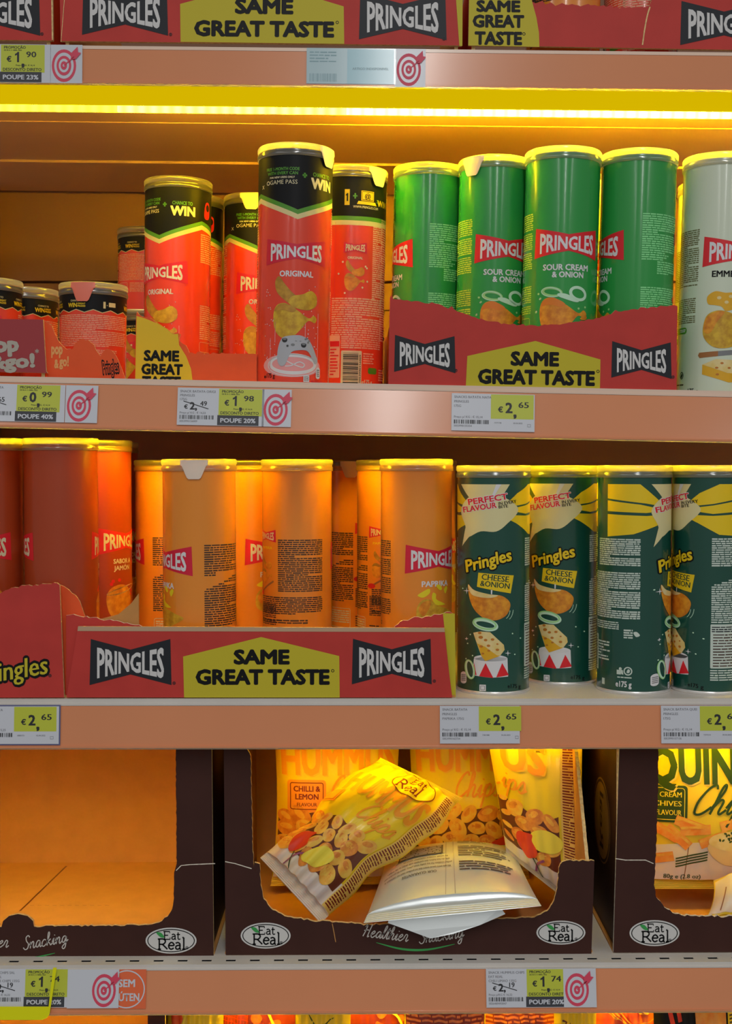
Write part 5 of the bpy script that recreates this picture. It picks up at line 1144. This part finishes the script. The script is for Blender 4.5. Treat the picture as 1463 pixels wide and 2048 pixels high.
m = MB(); m.add([p-org for p in q]+[p-org+Vector((0, .0006, 0)) for p in q], [tuple(range(7, -1, -1)), tuple(range(8, 16))]+[(i, (i+1) % 8, (i+1) % 8+8, i+8) for i in range(8)], B_SIL); m.build('hanging_flap', root)
# quinoa bags
qa = Art()
for dx, dy, m_, l in ((1.5, -1.5, C_BOWL, 2), (0, 0, C_DGREEN, 3)): qa.text('QUINOA', 76+dx, 140+dy, 40, m_, l, w=150, off=.035, shear=.0)
hand(qa, 'Chips', 44, 86, 16, 2.6, C_DGREEN, 3, sx=1.05, slant=.45)
qa.poly(rrect(-4+6, 76, 41, 117, 4), C_DGREEN, 2); qa.stroke(rrect(5, 79, 38, 114, 3), .8, C_LEM, 3, False, True)
for s, y, w_ in (('SOUR CREAM', 107, 42), ('CHIVES', 97, 28), ('FLAVOUR', 87, 26)): qa.text(s, 35, y, 6, C_LEM, 3, w=w_, off=.02, align='r')
qa.poly([(1, 12), (149, 12), (149, 62), (1, 50)], C_CLOTH, 1); qa.stroke([(40, 12), (44, 55)], 1, C_WOOD, 2)
for x, y, t in ((18, 66, -.5), (32, 60, -.7), (50, 68, .1), (92, 76, .3), (12, 36, .2), (70, 58, .4), (44, 74, -.3)):
    qa.poly([(x+math.cos(t)*a_-math.sin(t)*b_, y+math.sin(t)*a_+math.cos(t)*b_) for a_, b_ in ((-16, -5), (16, -6), (16, 5), (-16, 6))], C_STICK, 3); qa.poly([(x+math.cos(t)*a_-math.sin(t)*b_, y+math.sin(t)*a_+math.cos(t)*b_) for a_, b_ in ((-15, 2), (15, 1), (15, 4), (-15, 5))], C_CHIPB, 4)
qa.blob([(64, 52), (72, 36), (90, 28), (112, 36), (122, 54), (92, 60)], C_BOWL, 5); qa.ell(93, 56, 29, 11, C_CHEESE, 6)
RR = random.Random(2)
for _ in range(40): qa.ell(93+RR.gauss(4, 9), 58+RR.gauss(0, 3), 1.8, 1.2, C_HERB, 7, RR.uniform(0, 3), 7)
for k in range(4): qa.stroke([(30, 36-3*k), (64, 44-3*k)], 1.6, C_HERB, 4, False)
qa.text('80g e (2.8 oz)', 38, 16, 5, C_DGREEN, 3, w=40)
bag('crisp_bag', 'yellow bag with dark green quinoa lettering and a bowl of herbs', 'snack bag', 'quinoa crisp bags', [at(1290, 1402, 1.36), at(1560, 1402, 1.36), at(1560, 1778, 1.33), at(1290, 1778, 1.33)], qa, 150, 210, B_QUI, .024, .02, seed=11, pinch=.0)
ca = Art(); ca.rect(2, 8, 148, 90, C_CLOTH, 1); ca.stroke([(20, 12), (22, 60)], 2, C_WOOD, 2); ca.stroke([(60, 12), (64, 70)], 1, C_WOOD, 2); ca.ring(60, 62, 14, 16, 1.5, C_WOOD, 3)
bag('crisp_bag', 'crumpled pale bag corner low in the quinoa carton', 'snack bag', 'quinoa crisp bags', [at(1425, 1762, 1.285), at(1585, 1700, 1.285), at(1600, 1850, 1.235), at(1408, 1838, 1.235)], ca, 150, 100, B_QUI, .02, .008, seed=13, wr=.003)
# lowest shelf: a row of bags, only their tops in view
RB = 'red and yellow vegetable crisp bags'
def low(px0, px1, d, label, seed, base, deco, ytop=1985):
    a = Art(); deco(a)
    M5 = S5; x0 = at(px0, 2030, d).x; x1 = at(px1, 2030, d).x; zt = at(px0, ytop, d).z; zb = -.770
    c = [Vector((x0, d-DIST, zt)), Vector((x1, d-DIST, zt)), Vector((x1, d-DIST-.01, zb)), Vector((x0, d-DIST-.01, zb))]
    bag('crisp_bag', label, 'snack bag', RB, c, a, 100, 200, base, .020, .016, nx=24, ny=40, seed=seed, wr=.003, pinch=.04)
def veg(a, x0, x1, y0, y1, seed, m=C_RPROD, m2=C_LEM):
    R = random.Random(seed)
    for _ in range(16):
        x, y = R.uniform(x0, x1), R.uniform(y0, y1); r = R.uniform(5, 11)
        a.blob([(x+r*math.cos(k)*R.uniform(.7, 1.2), y+r*.8*math.sin(k)*R.uniform(.7, 1.2)) for k in [i*PI/3 for i in range(6)]], m if R.random() < .75 else m2, 2+R.randrange(4), 3)
def net(a, x0, x1, y0, y1):
    a.rect(x0, y0, x1, y1, C_RDARK, 7)
    for i in range(9): a.stroke([(x0+(x1-x0)*i/9, y0), (x0+(x1-x0)*(i+1)/9, y1)], .8, C_PEP, 8, False)
    for i in range(8): a.stroke([(x0, y0+(y1-y0)*i/8), (x1, y0+(y1-y0)*(i-1)/8)], .8, C_PEP, 8, False)
def d1(a): veg(a, 4, 96, 120, 188, 1); a.rect(40, 120, 92, 186, C_YEL, 8); a.stroke([(20, 150), (40, 190)], 3, C_LEM, 8, False)
def d2(a): veg(a, 4, 96, 120, 188, 2); net(a, 3, 40, 150, 188); a.stroke([(60, 190), (80, 160)], 3.5, C_LEM, 9, False); a.poly([(50, 150), (96, 154), (94, 164), (54, 166)], C_RPROD, 9)
def d3(a): a.rect(10, 120, 88, 188, C_YEL, 2); a.stroke([(24, 184), (40, 172), (70, 180)], 2.2, C_HERB, 3, taper=True); a.block(60, 172, 84, 169, 1, M_TEXTK, 3, 2)
def d4(a): veg(a, 4, 96, 120, 190, 4, C_RPROD, C_PEP); a.stroke([(50, 192), (80, 176), (92, 150)], 3, C_LEM, 9)
def d5(a): a.rect(2, 160, 98, 188, C_RDARK, 2); a.block(3, 187, 97, 162, 6, C_TAN, 3, 5, .5); a.rect(20, 120, 80, 160, C_YEL, 2)
def d6(a): a.rect(2, 150, 98, 190, C_RDARK, 2); a.block(3, 189, 97, 156, 8, C_TAN, 3, 6, .5)
def d7(a): a.rect(2, 120, 98, 188, C_YEL, 2); a.text('ZANUY', 48, 168, 13, C_SHADE, 3, w=66, off=.0, rot=-.12); a.stroke([(20, 158), (50, 146), (88, 152)], 3.4, C_HERB, 3, taper=True)
def d8(a):
    veg(a, 4, 96, 120, 190, 8, C_STICK, C_RPROD)
    for k in range(8): a.stroke([(5+k*4, 188), (50+k*4, 172-k*3), (96, 180-k*4)], 1.0, C_PEP if k % 2 else C_CHIPB, 9)
def d9(a): a.rect(2, 120, 44, 190, M_BLACK, 2); a.text('SNACK', 30, 160, 7, C_BOWL, 3, w=26, off=.01, rot=-.9); a.rect(46, 120, 82, 190, C_STICK, 2); a.stroke([(16, 190), (20, 172)], 5, C_PEP, 4, False); a.stroke([(26, 190), (28, 176)], 5, C_PEP, 4, False); a.rect(84, 120, 98, 190, C_YEL, 2); a.block(86, 186, 96, 140, 14, M_TEXTK, 3, 4, .5)
C_TAN = ink('tan band print', 200, 110, 60)
low(333, 448, 1.255, 'bag with a plain yellow label, first of the lowest row beside the dark carton edge', 21, B_YEL, d1)
low(436, 592, 1.30, 'bag with a dark red net pattern and red crisps in the lowest row', 22, C_RDARK, d2)
low(590, 702, 1.25, 'bag with a yellow label and a green swoosh line in the lowest row', 23, B_YEL, d3)
low(690, 824, 1.30, 'bag full of red vegetable crisps in the lowest row', 24, C_RDARK, d4)
low(806, 972, 1.25, 'bag with a dark red band of small lettering over a yellow patch', 25, B_YEL, d5)
low(958, 1118, 1.275, 'bag with a plain dark red band of small lettering, beside the leaf labelled yellow bag', 26, C_RPROD, d6)
low(1106, 1192, 1.245, 'bag with a maker name over a green leaf stroke on yellow', 27, B_YEL, d7)
low(1184, 1330, 1.28, 'bag with orange and red streaks in the lowest row', 28, C_RPROD, d8)
low(1304, 1478, 1.25, 'black and orange snack bag in the lowest row', 29, M_BLACK, d9)
